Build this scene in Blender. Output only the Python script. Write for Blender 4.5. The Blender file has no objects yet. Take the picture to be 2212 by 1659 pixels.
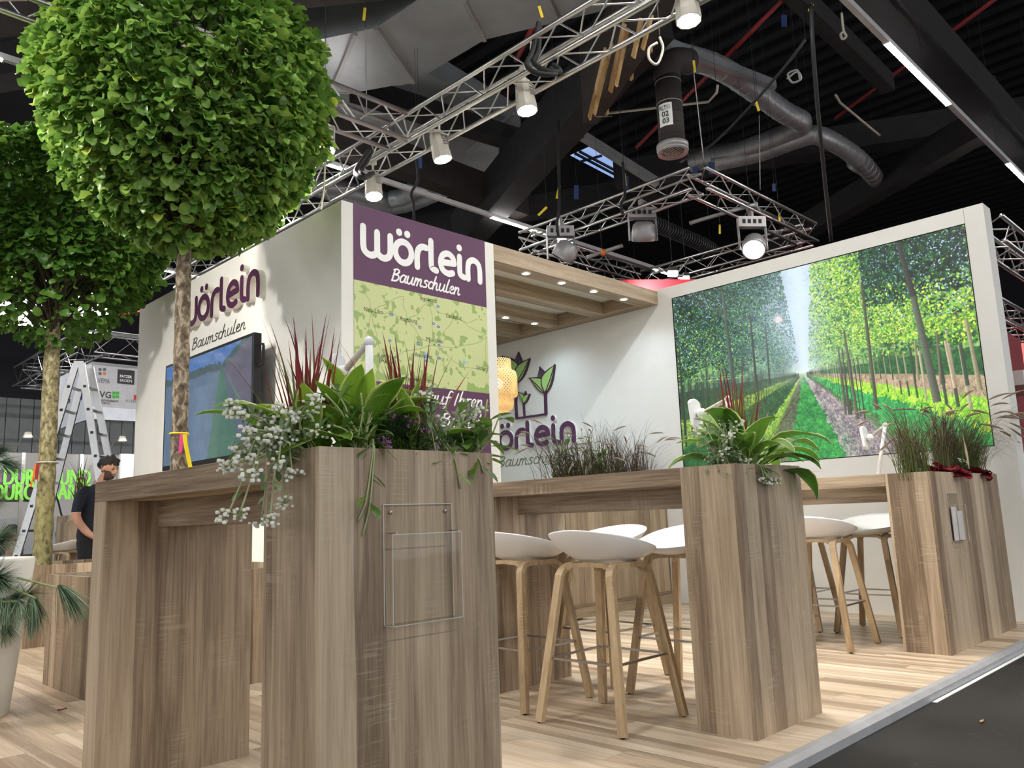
import bpy, bmesh, math, random
import numpy as np
from mathutils import Vector, Matrix, Quaternion
random.seed(7)
rng = np.random.default_rng(11)
C = bpy.context.scene.collection
SC = bpy.context.scene

# ------------------------------------------------------------------ camera
W_, H_ = 2212, 1659
F_ = 1746.4
YAW, PITCH, ROLL = math.radians(44.93), math.radians(9.389), math.radians(-2.087)
EYE = Vector((0, 0, 1.0))
fwd = Vector((math.cos(YAW)*math.cos(PITCH), math.sin(YAW)*math.cos(PITCH), math.sin(PITCH)))
_r = Vector((math.sin(YAW), -math.cos(YAW), 0)); _u = _r.cross(fwd)
rgt = math.cos(ROLL)*_r + math.sin(ROLL)*_u
upv = -math.sin(ROLL)*_r + math.cos(ROLL)*_u
cd = bpy.data.cameras.new('camera'); cam = bpy.data.objects.new('camera', cd); C.objects.link(cam)
cd.sensor_fit = 'HORIZONTAL'; cd.sensor_width = 36.0; cd.lens = 36.0*F_/W_
cd.clip_start = 0.05; cd.clip_end = 200
cam.matrix_world = Matrix.Translation(EYE) @ Matrix((rgt, upv, -fwd)).transposed().to_4x4()
SC.camera = cam
# measured points of the place: where a sight line meets a known plane of the building
def _ray(px, py): return fwd + rgt*((px-W_/2)/F_) - upv*((py-H_/2)/F_)
def onX(px, py, X): d = _ray(px, py); return EYE + d*(X/d.x)
def onY(px, py, Y): d = _ray(px, py); return EYE + d*(Y/d.y)
def onZ(px, py, Z): d = _ray(px, py); return EYE + d*((Z-1)/d.z)
def atD(px, py, D): return EYE + _ray(px, py)*D

# ------------------------------------------------------------------ light and exposure
SC.view_settings.view_transform = 'Standard'; SC.view_settings.look = 'None'
SC.view_settings.gamma = 1; SC.view_settings.use_curve_mapping = False
SC.view_settings.exposure = 0.72
wd = bpy.data.worlds.new('world'); SC.world = wd; wd.use_nodes = True
wd.node_tree.nodes['Background'].inputs[0].default_value = (0.93, 0.965, 1.0, 1)
wd.node_tree.nodes['Background'].inputs[1].default_value = 0.92
STRIP = 150.0       # hall strip lamps, emission
SPOT_W = 185.0     # truss spotlights, watt
DOWN_W = 14.0      # pergola downlights, watt
WARM = (1.0, 0.95, 0.87)

# ------------------------------------------------------------------ helpers
def tag(o, label=None, cat=None, group=None, kind=None):
    if label: o['label'] = label
    if cat: o['category'] = cat
    if group: o['group'] = group
    if kind: o['kind'] = kind
    return o
def thing(name, label, cat, loc=(0, 0, 0), group=None, kind=None):
    o = bpy.data.objects.new(name, None); C.objects.link(o); o.location = loc
    o.empty_display_size = 0.1
    return tag(o, label, cat, group, kind)
def place(name, me, parent=None, local=None):
    o = bpy.data.objects.new(name, me); C.objects.link(o)
    if parent: o.parent = parent
    if local is not None: o.matrix_local = local
    return o
_off = {}
def world_of(p):
    v = Vector((0, 0, 0))
    while p is not None:
        v += p.location; p = p.parent
    return v
class MB:
    def __init__(s): s.v = []; s.f = []; s.m = []; s.uv = {}; s.mi = 0
    def add(s, vs, fs):
        b = len(s.v); s.v += [tuple(v) for v in vs]
        for f in fs: s.f.append([b+i for i in f]); s.m.append(s.mi)
        return b
    def box(s, a, b):
        (x0, y0, z0), (x1, y1, z1) = a, b
        x0, x1 = min(x0, x1), max(x0, x1); y0, y1 = min(y0, y1), max(y0, y1); z0, z1 = min(z0, z1), max(z0, z1)
        s.add([(x0,y0,z0),(x1,y0,z0),(x1,y1,z0),(x0,y1,z0),(x0,y0,z1),(x1,y0,z1),(x1,y1,z1),(x0,y1,z1)],
              [(3,2,1,0),(4,5,6,7),(0,1,5,4),(1,2,6,5),(2,3,7,6),(3,0,4,7)]); return s
    def bar(s, p, q, w, h, up=(0, 0, 1)):
        p, q = Vector(p), Vector(q); d = (q-p).normalized(); u = Vector(up)
        if abs(d.dot(u)) > .98: u = Vector((1, 0, 0))
        r = d.cross(u).normalized(); u = r.cross(d)
        vs = [e + r*(a*w/2) + u*(b*h/2) for e in (p, q) for a, b in ((-1,-1),(1,-1),(1,1),(-1,1))]
        s.add(vs, [(3,2,1,0),(4,5,6,7),(0,1,5,4),(1,2,6,5),(2,3,7,6),(3,0,4,7)]); return s
    def tube(s, pts, r, n=8, cap=True):
        pts = [Vector(p) for p in pts]; rs = r if isinstance(r, (list, tuple)) else [r]*len(pts)
        prev = None; rings = []
        for i, p in enumerate(pts):
            d = (pts[min(i+1, len(pts)-1)] - pts[max(i-1, 0)]).normalized()
            if prev is None:
                a = Vector((0, 0, 1)) if abs(d.z) < .9 else Vector((1, 0, 0))
                x = d.cross(a).normalized()
            else: x = (prev - d*prev.dot(d)).normalized()
            prev = x; y = d.cross(x)
            rings.append([p + (x*math.cos(2*math.pi*k/n) + y*math.sin(2*math.pi*k/n))*rs[i] for k in range(n)])
        vs = [v for R in rings for v in R]; fs = []
        for i in range(len(rings)-1):
            for k in range(n): fs.append((i*n+k, i*n+(k+1) % n, (i+1)*n+(k+1) % n, (i+1)*n+k))
        if cap: fs += [tuple(range(n-1, -1, -1)), tuple((len(rings)-1)*n+k for k in range(n))]
        s.add(vs, fs); return s
    def rect(s, pts, w, h, side):
        """sweep of a w x h section; side = direction of w"""
        pts = [Vector(p) for p in pts]; rings = []; side = Vector(side)
        for i, p in enumerate(pts):
            d = (pts[min(i+1, len(pts)-1)] - pts[max(i-1, 0)]).normalized()
            x = (side - d*side.dot(d)).normalized(); y = d.cross(x)
            rings.append([p+x*(a*w/2)+y*(b*h/2) for a, b in ((-1,-1),(1,-1),(1,1),(-1,1))])
        vs = [v for R in rings for v in R]; fs = []
        for i in range(len(rings)-1):
            for k in range(4): fs.append((i*4+k, i*4+(k+1) % 4, (i+1)*4+(k+1) % 4, (i+1)*4+k))
        fs += [(3,2,1,0), tuple((len(rings)-1)*4+k for k in range(4))]
        s.add(vs, fs); return s
    def lathe(s, prof, c=(0, 0, 0), n=20, M=None):
        c = Vector(c); vs = []; fs = []
        for r, z in prof:
            for k in range(n):
                v = Vector((r*math.cos(2*math.pi*k/n), r*math.sin(2*math.pi*k/n), z))
                if M: v = M @ v
                vs.append(c+v)
        for i in range(len(prof)-1):
            for k in range(n): fs.append((i*n+k, i*n+(k+1) % n, (i+1)*n+(k+1) % n, (i+1)*n+k))
        s.add(vs, fs); return s
    def prism(s, poly, d):
        """poly: planar loop of 3D points, extruded by vector d"""
        n = len(poly); d = Vector(d); a = [Vector(p) for p in poly]
        s.add(a+[p+d for p in a], [tuple(range(n-1, -1, -1)), tuple(range(n, 2*n))] + [(i, (i+1) % n, n+(i+1) % n, n+i) for i in range(n)]); return s
    def ball(s, c, r, n=8, sq=(1, 1, 1)):
        c = Vector(c); vs = [c+Vector((0, 0, -r*sq[2]))]; m = max(3, n//2)
        for i in range(1, m):
            t = -math.pi/2+math.pi*i/m
            for k in range(n):
                a = 2*math.pi*k/n; vs.append(c+Vector((r*sq[0]*math.cos(t)*math.cos(a), r*sq[1]*math.cos(t)*math.sin(a), r*sq[2]*math.sin(t))))
        vs.append(c+Vector((0, 0, r*sq[2]))); fs = []
        for k in range(n): fs.append((0, 1+(k+1) % n, 1+k))
        for i in range(m-2):
            for k in range(n): fs.append((1+i*n+k, 1+i*n+(k+1) % n, 1+(i+1)*n+(k+1) % n, 1+(i+1)*n+k))
        L = len(vs)-1
        for k in range(n): fs.append((L, 1+(m-2)*n+k, 1+(m-2)*n+(k+1) % n))
        s.add(vs, fs); return s
    def mesh(s, name, mats, smooth=False, off=(0, 0, 0)):
        me = bpy.data.meshes.new(name); o = Vector(off)
        me.from_pydata([(v[0]-o.x, v[1]-o.y, v[2]-o.z) for v in s.v], [], s.f)
        for m in (mats if isinstance(mats, (list, tuple)) else [mats]): me.materials.append(m)
        me.polygons.foreach_set('material_index', s.m)
        if smooth: me.polygons.foreach_set('use_smooth', [True]*len(s.f))
        me.update(); return me
    def build(s, name, mats, parent=None, smooth=False, bevel=0):
        me = s.mesh(name, mats, smooth, world_of(parent))
        if bevel:
            bm = bmesh.new(); bm.from_mesh(me)
            bmesh.ops.bevel(bm, geom=bm.edges[:], offset=bevel, segments=2, profile=.5, affect='EDGES', clamp_overlap=True)
            bm.to_mesh(me); bm.free()
        return place(name, me, parent)
def np_mesh(name, V, F, mat, smooth=True, tone=None, uv=None):
    V = np.asarray(V, np.float32); F = np.asarray(F, np.int32); k = F.shape[1]
    me = bpy.data.meshes.new(name)
    me.vertices.add(len(V)); me.vertices.foreach_set('co', V.ravel())
    me.loops.add(F.size); me.loops.foreach_set('vertex_index', F.ravel())
    me.polygons.add(len(F)); me.polygons.foreach_set('loop_start', np.arange(0, F.size, k, dtype=np.int32))
    me.polygons.foreach_set('loop_total', np.full(len(F), k, np.int32))
    if smooth: me.polygons.foreach_set('use_smooth', np.ones(len(F), bool))
    me.materials.append(mat)
    if tone is not None:
        a = me.attributes.new('tone', 'FLOAT', 'POINT'); a.data.foreach_set('value', np.asarray(tone, np.float32))
    if uv is not None:
        l = me.uv_layers.new(name='UVMap'); l.data.foreach_set('uv', np.asarray(uv, np.float32)[F.ravel()].ravel())
    me.update(calc_edges=True); me.validate(); return me
def smooth_pts(pts, n=6):
    P = [np.array(p, float) for p in pts]; out = []
    P = [2*P[0]-P[1]] + P + [2*P[-1]-P[-2]]
    for i in range(1, len(P)-2):
        for k in range(n):
            t = k/n; a, b, c, d = P[i-1:i+3]
            out.append(.5*((2*b)+(-a+c)*t+(2*a-5*b+4*c-d)*t*t+(-a+3*b-3*c+d)*t**3))
    out.append(P[-2]); return out

# ------------------------------------------------------------------ lettering (fetched once, while the scene is still small)
_tx = {}
def fetch_text(strings):
    obs = []
    for s, bold in strings:
        cu = bpy.data.curves.new('t', 'FONT'); cu.body = s; cu.size = 1; cu.resolution_u = 3; cu.offset = .022 if bold else 0
        o = bpy.data.objects.new('t', cu); C.objects.link(o); obs.append((s, bold, o, cu))
    dg = bpy.context.evaluated_depsgraph_get()
    for s, bold, o, cu in obs:
        me = bpy.data.meshes.new_from_object(o.evaluated_get(dg))
        V = np.array([v.co[:] for v in me.vertices]); Fs = [tuple(p.vertices) for p in me.polygons]
        _tx[(s, bold)] = (V, Fs); bpy.data.meshes.remove(me)
    for s, bold, o, cu in obs: bpy.data.objects.remove(o); bpy.data.curves.remove(cu)
CITY = ['Neu-Ulm', 'Ingolstadt', 'Augsburg', 'Landshut', 'München', 'Kempten', '(Allgäu)', 'Salzburg', 'Ammersee', 'Partenkirchen']
fetch_text([(c, False) for c in CITY] + [('AVEMA', False), ('PATZER', True), ('ERDEN', False), ('IVG', True), ('INDUSTRIEVERBAND', True),
           ('GARTEN E.V.', True), ('KLEESCHULTE', False), ('ERDEN ', False), ('DURCH UND', False), ('DURCH GARTEN', False), ('IENE', True), ('E.V.', True),
           ('C', True), ('RLT11', True), ('02', True), ('03', True), ('BZ.2', True), ('KP 8', True), ('BZ.3', True)])
def put_text(mb, s, bold, origin, ux, uy, h, width=None, depth=.001, heavy=0):
    for q in range(1 if not heavy else 5): _put(mb, s, bold, Vector(origin)+Vector(ux).normalized()*heavy*h*(q-2)*(1 if heavy else 0), ux, uy, h, width, depth+.0004*q)
def _put(mb, s, bold, origin, ux, uy, h, width, depth):
    """flat print on a surface; origin = left end of the base line, h = cap height"""
    V, Fs = _tx[(s, bold)]; k = h/.70
    ux, uy = Vector(ux).normalized(), Vector(uy).normalized(); n = ux.cross(uy)
    x0 = V[:, 0].min(); w = (V[:, 0].max()-x0)*k; sx = width/w if width else 1
    mb.add([Vector(origin)+ux*((v[0]-x0)*k*sx)+uy*(v[1]*k)+n*depth for v in V], Fs)
_stack = [0]
def ribbon(mb, pts, w, O, ux, uy, depth, back=0.0, n=6, sm=True, capn=5):
    """rounded pen stroke in the plane (ux, uy), raised by depth; crossing strokes lie a hair above each other"""
    _stack[0] = (_stack[0]+1) % 5; depth = depth+.00035*_stack[0]
    closed = len(pts) > 5 and abs(pts[0][0]-pts[-1][0])+abs(pts[0][1]-pts[-1][1]) < 1e-4
    P = smooth_pts(pts, n) if sm and len(pts) > 2 and not closed else [np.array(p, float) for p in pts]
    if closed: P = P[:-1]
    O, ux, uy = Vector(O), Vector(ux), Vector(uy); nn = ux.normalized().cross(uy.normalized()); m = len(P)
    L, R, D = [], [], []
    for i in range(m):
        d = (P[(i+1) % m]-P[i-1]) if closed else P[min(i+1, m-1)]-P[max(i-1, 0)]
        D.append(d/(np.hypot(*d)+1e-9)); q = np.array([-D[i][1], D[i][0]])*w/2; L.append(P[i]+q); R.append(P[i]-q)
    at = lambda p, h: O+ux*p[0]+uy*p[1]+nn*h
    if closed:
        V = [at(p, depth) for p in L+R]+[at(p, back) for p in L+R]; fs = []
        for i in range(m):
            j = (i+1) % m; fs += [(i, m+i, m+j, j), (i, j, 2*m+j, 2*m+i), (m+j, m+i, 3*m+i, 3*m+j)]
        mb.add(V, fs); return
    d0, d1 = D[0], D[-1]; a1 = math.atan2(d1[1], d1[0]); a0 = math.atan2(d0[1], d0[0])
    cap1 = [P[-1]+w/2*np.array([math.cos(a1+math.pi/2-math.pi*k/capn), math.sin(a1+math.pi/2-math.pi*k/capn)]) for k in range(1, capn)]
    cap0 = [P[0]+w/2*np.array([math.cos(a0-math.pi/2-math.pi*k/capn), math.sin(a0-math.pi/2-math.pi*k/capn)]) for k in range(1, capn)]
    pts2 = L+R+cap1+cap0; NN = len(pts2); V = [at(p, depth) for p in pts2]+[at(p, back) for p in pts2]
    fs = [(i, m+i, m+i+1, i+1) for i in range(m-1)]
    c1 = [m-1]+list(range(2*m, 2*m+capn-1))+[2*m-1]; c0 = [m]+list(range(2*m+capn-1, 2*m+2*capn-2))+[0]
    fs += [tuple(reversed(c1)), tuple(reversed(c0))]
    loop = list(range(m-1))+c1+list(range(2*m-2, m, -1))+c0[:-1]
    fs += [(loop[i], loop[(i+1) % len(loop)], NN+loop[(i+1) % len(loop)], NN+loop[i]) for i in range(len(loop))]
    mb.add(V, fs)

# ------------------------------------------------------------------ materials
def S(r, g, b):
    f = lambda c: (c/255/12.92) if c/255 <= .04045 else ((c/255+.055)/1.055)**2.4
    return (f(r), f(g), f(b), 1)
class N:
    """tiny node-tree writer"""
    def __init__(s, name):
        s.mat = bpy.data.materials.new(name); s.mat.use_nodes = True; s.t = s.mat.node_tree
        s.b = s.t.nodes['Principled BSDF']; s.out = s.t.nodes['Material Output']
    def n(s, typ, **kw):
        nd = s.t.nodes.new(typ)
        for k, v in kw.items():
            if k in nd.inputs and not hasattr(nd, k): s.set(nd.inputs[k], v)
            elif hasattr(nd, k): setattr(nd, k, v)
        return nd
    def set(s, sock, v):
        if isinstance(v, bpy.types.NodeSocket): s.t.links.new(v, sock)
        else: sock.default_value = v
    def math(s, op, a, b=0.0, clamp=False):
        nd = s.t.nodes.new('ShaderNodeMath'); nd.operation = op; nd.use_clamp = clamp
        s.set(nd.inputs[0], a); s.set(nd.inputs[1], b); return nd.outputs[0]
    def ramp(s, fac, stops, interp='LINEAR'):
        nd = s.t.nodes.new('ShaderNodeValToRGB'); nd.color_ramp.interpolation = interp; e = nd.color_ramp.elements
        while len(e) < len(stops): e.new(.5)
        for i, (p, c) in enumerate(stops): e[i].position = p; e[i].color = c if len(c) == 4 else (*c, 1)
        s.set(nd.inputs[0], fac); return nd.outputs[0]
    def mix(s, fac, a, b, typ='MIX'):
        nd = s.t.nodes.new('ShaderNodeMix'); nd.data_type = 'RGBA'; nd.blend_type = typ
        s.set(nd.inputs[0], fac); s.set(nd.inputs[6], a); s.set(nd.inputs[7], b); return nd.outputs[2]
    def coord(s, out='Object', scale=None, off=None):
        o = s.t.nodes.new('ShaderNodeTexCoord').outputs[out]
        if scale:
            m = s.t.nodes.new('ShaderNodeMapping'); s.t.links.new(o, m.inputs[0]); m.inputs['Scale'].default_value = scale
            if off is not None: s.set(m.inputs['Location'], off)
            o = m.outputs[0]
        return o
    def noise(s, vec, scale=1, detail=3, rough=.5, dist=0):
        nd = s.t.nodes.new('ShaderNodeTexNoise'); s.set(nd.inputs['Vector'], vec)
        nd.inputs['Scale'].default_value = scale; nd.inputs['Detail'].default_value = detail
        nd.inputs['Roughness'].default_value = rough; nd.inputs['Distortion'].default_value = dist
        return nd.outputs['Fac']
    def bump(s, h, strength=.2, dist=.01):
        nd = s.t.nodes.new('ShaderNodeBump'); s.set(nd.inputs['Height'], h)
        nd.inputs['Strength'].default_value = strength; nd.inputs['Distance'].default_value = dist
        s.t.links.new(nd.outputs[0], s.b.inputs['Normal'])
    def done(s, col=None, rough=.5, metal=0, spec=.5):
        if col is not None: s.set(s.b.inputs['Base Color'], col)
        s.set(s.b.inputs['Roughness'], rough); s.b.inputs['Metallic'].default_value = metal
        s.b.inputs['Specular IOR Level'].default_value = spec; return s.mat
_plain = {}
def plain(name, col, rough=.5, metal=0, spec=.5, var=.06, scale=6):
    """painted / moulded surface with a faint unevenness of its own"""
    if name in _plain: return _plain[name]
    m = N(name); c = S(*col); f = m.noise(m.coord('Object'), scale, 3)
    lo = tuple(x*(1-var) for x in c[:3]); hi = tuple(min(1, x*(1+var)) for x in c[:3])
    _plain[name] = m.done(m.ramp(f, [(.3, lo), (.7, hi)]), rough, metal, spec); return _plain[name]
def glow(name, col, strength):
    m = N(name); m.set(m.b.inputs['Base Color'], (.8, .8, .8, 1)); m.set(m.b.inputs['Emission Color'], col if len(col) == 4 else (*col, 1))
    m.b.inputs['Emission Strength'].default_value = strength; return m.mat
def wood(name, axis, tones, rough=.45, strip=.105, plank=False):
    """rough-sawn oak decor, grain along axis"""
    m = N(name); oi = m.t.nodes.new('ShaderNodeObjectInfo'); base = m.coord('Object')
    sep = m.t.nodes.new('ShaderNodeSeparateXYZ'); m.set(sep.inputs[0], base); X, Y, Z = sep.outputs
    rnd = m.math('MULTIPLY', oi.outputs['Random'], 37.0)
    g, a, b = {'Z': (Z, X, Y), 'Y': (Y, X, Z), 'X': (X, Y, Z)}[axis]
    s = m.math('ADD', m.math('ADD', a, b), rnd)
    def comb(ka, kb, kg):
        c = m.t.nodes.new('ShaderNodeCombineXYZ'); m.set(c.inputs[0], m.math('MULTIPLY', m.math('ADD', a, rnd), ka)); m.set(c.inputs[1], m.math('MULTIPLY', b, kb)); m.set(c.inputs[2], m.math('MULTIPLY', g, kg)); return c.outputs[0]
    st = m.math('FLOOR', m.math('DIVIDE', m.math('ADD', s, m.math('MULTIPLY', m.noise(comb(1, 1, .5), 2), .05)), strip))
    wn = m.t.nodes.new('ShaderNodeTexWhiteNoise'); wn.noise_dimensions = '1D'; m.set(wn.inputs['W'], st)
    fine = m.noise(comb(95, 95, 2.6), 1, 5, .7, .5)
    broad = m.noise(comb(11, 11, .75), 1, 4, .55, 1.6)
    cath = m.math('SINE', m.math('MULTIPLY', m.noise(comb(2.6, 2.6, .20), 1, 2, .5, .4), 95.0))
    cmask = m.math('MULTIPLY', m.math('SUBTRACT', m.noise(comb(3.1, 3.1, .3), 1, 1), .45, True), 3.2, True)
    t = m.math('ADD', m.math('MULTIPLY', fine, .40), m.math('MULTIPLY', broad, .36))
    t = m.math('ADD', t, m.math('MULTIPLY', wn.outputs['Value'], .25)); t = m.math('ADD', t, m.math('MULTIPLY', m.math('MULTIPLY', cath, cmask), .045))
    if plank: t = m.math('ADD', t, m.math('MULTIPLY', m.math('SUBTRACT', oi.outputs['Random'], .5), .13))
    col = m.ramp(t, [(.36, tones[0]), (.53, tones[1]), (.69, tones[2])])
    saw = m.noise(comb(5, 5, 170), 1, 1); msk = m.noise(comb(8, 8, 2.8), 1, 2)
    sw = m.math('MULTIPLY', m.math('GREATER_THAN', saw, .57), m.math('MULTIPLY', m.math('SUBTRACT', msk, .53, True), 4.5, True))
    col = m.mix(m.math('MULTIPLY', sw, .38), col, tones[3]); m.bump(fine, .12, .003)
    return m.done(col, rough, spec=.35)
OAK = [S(116, 97, 78), S(167, 147, 123), S(194, 175, 150), S(208, 194, 172)]
OAKF = [S(150, 129, 107), S(197, 177, 152), S(219, 203, 181), S(224, 211, 193)]
M = dict(
    oz=wood('oak_upright', 'Z', OAK), oy=wood('oak_along_depth', 'Y', OAK), ox=wood('oak_along_width', 'X', OAK),
    oak_floor=wood('oak_floor', 'Y', OAKF, .38, .06, True), floor_core=plain('floor_core', (120, 100, 80), .6),
    bent=wood('bent_oak', 'Z', [S(148, 124, 94), S(184, 159, 124), S(204, 181, 148), S(204, 181, 148)], .4, .3),
    white=plain('white_lacquer', (226, 224, 218), .55, var=.015), shell=plain('white_plastic', (232, 232, 232), .42, var=.01),
    purple=plain('aubergine_print', (88, 48, 82), .5, var=.02), purple_dk=plain('aubergine_face', (74, 38, 66), .35, var=.02),
    print_white=plain('white_print', (240, 240, 238), .5, var=.01), acryl_side=plain('letter_edge', (228, 224, 215), .25, var=.01),
    olive=plain('olive_print', (112, 124, 92), .5), leafgreen=plain('logo_green', (166, 208, 124), .5, var=.02), logogrey=plain('logo_grey', (84, 86, 98), .5, var=.02),
    ink=plain('dark_ink', (58, 62, 52), .5), black=plain('black_plastic', (22, 23, 25), .4), rubber=plain('black_rubber', (14, 14, 15), .7),
    chrome=plain('brushed_steel', (176, 174, 172), .28, 1.0, var=.04, scale=40), alu=plain('aluminium', (196, 195, 194), .34, 1.0, var=.05, scale=14),
    alu_dull=plain('milled_aluminium', (176, 177, 180), .45, .35, var=.08, scale=9), lamp=plain('lamp_housing', (196, 190, 178), .45, var=.03),
    greymetal=plain('grey_lamp_housing', (150, 148, 148), .4, .3), galv=plain('galvanised_sheet', (160, 163, 166), .42, .55, var=.2, scale=1.3),
    timber=plain('black_timber', (29, 27, 29), .8, var=.3, scale=5), timber2=plain('brown_black_timber', (44, 37, 35), .8, var=.3, scale=5), raw=wood('raw_spruce', 'Z', [S(140, 100, 58), S(196, 162, 112), S(222, 194, 148), S(222, 194, 148)], .6, .4),
    roof=plain('roof_deck', (13, 13, 19), .9, var=.3, scale=2), pipe_red=plain('red_pipe', (140, 34, 38), .5), trunking=plain('lamp_trunking', (206, 204, 204), .4), strap=plain('black_sling', (18, 18, 19), .8),
    blue=plain('blue_tape', (28, 52, 104), .7), yellow=plain('yellow_tag', (214, 186, 30), .6), yel_lbl=plain('yellow_label', (240, 214, 30), .5), pink=plain('pink_label', (238, 74, 150), .5), orange=plain('orange_clamp', (216, 112, 30), .5),
    red=plain('red_board', (190, 22, 40), .5, var=.02), redlit=glow('red_lit_cloth', S(240, 20, 24), .8), redbox=plain('dark_red_board', (130, 40, 44), .5),
    wallgrey=plain('grey_cladding', (128, 132, 134), .6), soil=plain('soil', (42, 30, 22), .95, var=.4, scale=40), cable=plain('cable', (24, 24, 26), .6), grey_cable=plain('grey_cable', (140, 140, 138), .5),
    pot=plain('white_pot', (216, 214, 206), .5, var=.03, scale=3), skylight=glow('skylight', S(120, 150, 200), .75),
    strip=glow('strip_lamp', (1, .97, .93), STRIP), lens=glow('spot_lens', (1, .93, .8), 30), dl=glow('downlight_lens', (.93, .98, 1), 30), lens2=glow('studio_lens', (1, .97, .93), 14),
    navy=plain('navy_shirt', (22, 27, 44), .8, var=.15, scale=12), trousers=plain('dark_trousers', (24, 23, 28), .8), skin=plain('skin', (196, 146, 120), .55, var=.06, scale=20), hair=plain('dark_hair', (38, 30, 27), .7, var=.3, scale=60), beard=plain('brown_beard', (74, 54, 44), .8, var=.3, scale=80), eye=plain('eye', (60, 44, 36), .3),
)
# ------------------------------------------------------------------ flat printed / displayed pictures, painted as pixels in memory
def vnoise(h, w, cell, r=None):
    r = r or rng; gh, gw = int(h/cell)+3, int(w/cell)+3; g = r.random((gh, gw))
    y = np.arange(h)/cell; x = np.arange(w)/cell; yi = y.astype(int); xi = x.astype(int); fy = (y-yi)[:, None]; fx = (x-xi)[None]
    fy = fy*fy*(3-2*fy); fx = fx*fx*(3-2*fx)
    a = g[yi][:, xi]; b = g[yi][:, xi+1]; c = g[yi+1][:, xi]; d = g[yi+1][:, xi+1]
    return (a*(1-fx)+b*fx)*(1-fy)+(c*(1-fx)+d*fx)*fy
class Pic:
    """h x w picture; pos maps a measured point to pixel coordinates (row 0 on top)"""
    def __init__(s, w, h, pos): s.w, s.h, s.pos = w, h, pos; s.a = np.zeros((h, w, 3)); s.yy, s.xx = np.mgrid[0:h, 0:w].astype(float)
    def col(s, c): return np.array(c, float)/255
    def paint(s, mask, c): s.a += mask[..., None]*(s.col(c)-s.a) if not isinstance(c, np.ndarray) else mask[..., None]*(c-s.a)
    def poly(s, pts, c, soft=1.5, alpha=1.0):
        m = np.zeros((s.h, s.w), bool); P = pts; n = len(P)
        for i in range(n):
            (x0, y0), (x1, y1) = P[i], P[(i+1) % n]
            if y0 == y1: continue
            m ^= ((s.yy >= min(y0, y1)) & (s.yy < max(y0, y1)) & (s.xx < x0+(s.yy-y0)*(x1-x0)/(y1-y0)))
        s.paint(m*alpha, c)
    def line(s, p, q, w0, w1, c, alpha=1.0, shade=0.0):
        (x0, y0), (x1, y1) = p, q; wm = max(w0, w1)+3
        ya, yb = int(max(0, min(y0, y1)-wm)), int(min(s.h, max(y0, y1)+wm)); xa, xb = int(max(0, min(x0, x1)-wm)), int(min(s.w, max(x0, x1)+wm))
        if ya >= yb or xa >= xb: return
        xx, yy = s.xx[ya:yb, xa:xb], s.yy[ya:yb, xa:xb]; L = np.hypot(x1-x0, y1-y0)+1e-9; dx, dy = (x1-x0)/L, (y1-y0)/L
        t = (xx-x0)*dx+(yy-y0)*dy; dd = (xx-x0)*-dy+(yy-y0)*dx; wd_ = w0+(w1-w0)*np.clip(t/L, 0, 1)
        m = np.clip(wd_/2-np.abs(dd)+.5, 0, 1)*((t > -.5) & (t < L+.5))*alpha
        cc = s.col(c)*(1+shade*np.clip(dd/(wd_/2+.1), -1, 1))[..., None]
        s.a[ya:yb, xa:xb] += m[..., None]*(cc-s.a[ya:yb, xa:xb])
    def blobs(s, xs, ys, rs, cols, alpha=.9):
        for x, y, r, c in zip(xs, ys, rs, cols):
            ri = int(r)+1; x0, y0 = int(x)-ri, int(y)-ri
            if x0 < 0 or y0 < 0 or x0+2*ri >= s.w or y0+2*ri >= s.h: continue
            k = _disc(r, ri); v = s.a[y0:y0+2*ri, x0:x0+2*ri]; v += (k*alpha)[..., None]*(c-v)
    def image(s, name):
        im = bpy.data.images.new(name, s.w, s.h); px = np.ones((s.h, s.w, 4), np.float32); px[..., :3] = np.clip(s.a[::-1], 0, 1)
        im.pixels.foreach_set(px.ravel()); im.pack(); return im
_dc = {}
def _disc(r, ri):
    key = (ri, round(r, 1), int(rng.integers(4)))
    if key not in _dc:
        y, x = np.mgrid[-ri:ri, -ri:ri]+.5; a = rng.random()*3.1; ca, sa = math.cos(a), math.sin(a)
        u, v = x*ca+y*sa, (-x*sa+y*ca)*1.6; _dc[key] = np.clip(r-np.hypot(u, v)+.5, 0, 1)
    return _dc[key]
def pic_mat(name, im, emit=0.0, rough=.4, gain=1.0):
    m = N(name); t = m.n('ShaderNodeTexImage'); t.image = im; t.extension = 'EXTEND'
    t.interpolation = 'Cubic'
    if emit: m.set(m.b.inputs['Base Color'], (.02, .02, .02, 1)); m.set(m.b.inputs['Emission Color'], t.outputs[0]); m.b.inputs['Emission Strength'].default_value = emit
    else: m.set(m.b.inputs['Base Color'], t.outputs[0])
    m.b.inputs['Roughness'].default_value = rough; return m.mat
def picture(name, pts, mat, parent, nrm, th=.006):
    """pts: lower left, lower right, upper right, upper left"""
    o = world_of(parent); P = [Vector(p) for p in pts]; k = Vector(nrm)*-th
    me = bpy.data.meshes.new(name); V = [p-o for p in P]+[p+k-o for p in P]
    me.from_pydata(V, [], [(0,1,2,3), (7,6,5,4), (0,4,5,1), (1,5,6,2), (2,6,7,3), (3,7,4,0)])
    u = me.uv_layers.new(name='UVMap')
    for li, c in zip(range(4), [(0,0),(1,0),(1,1),(0,1)]): u.data[li].uv = c
    for li in range(4, 24): u.data[li].uv = (.5, .002)
    me.materials.append(mat); me.update(); return place(name, me, parent)

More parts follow.
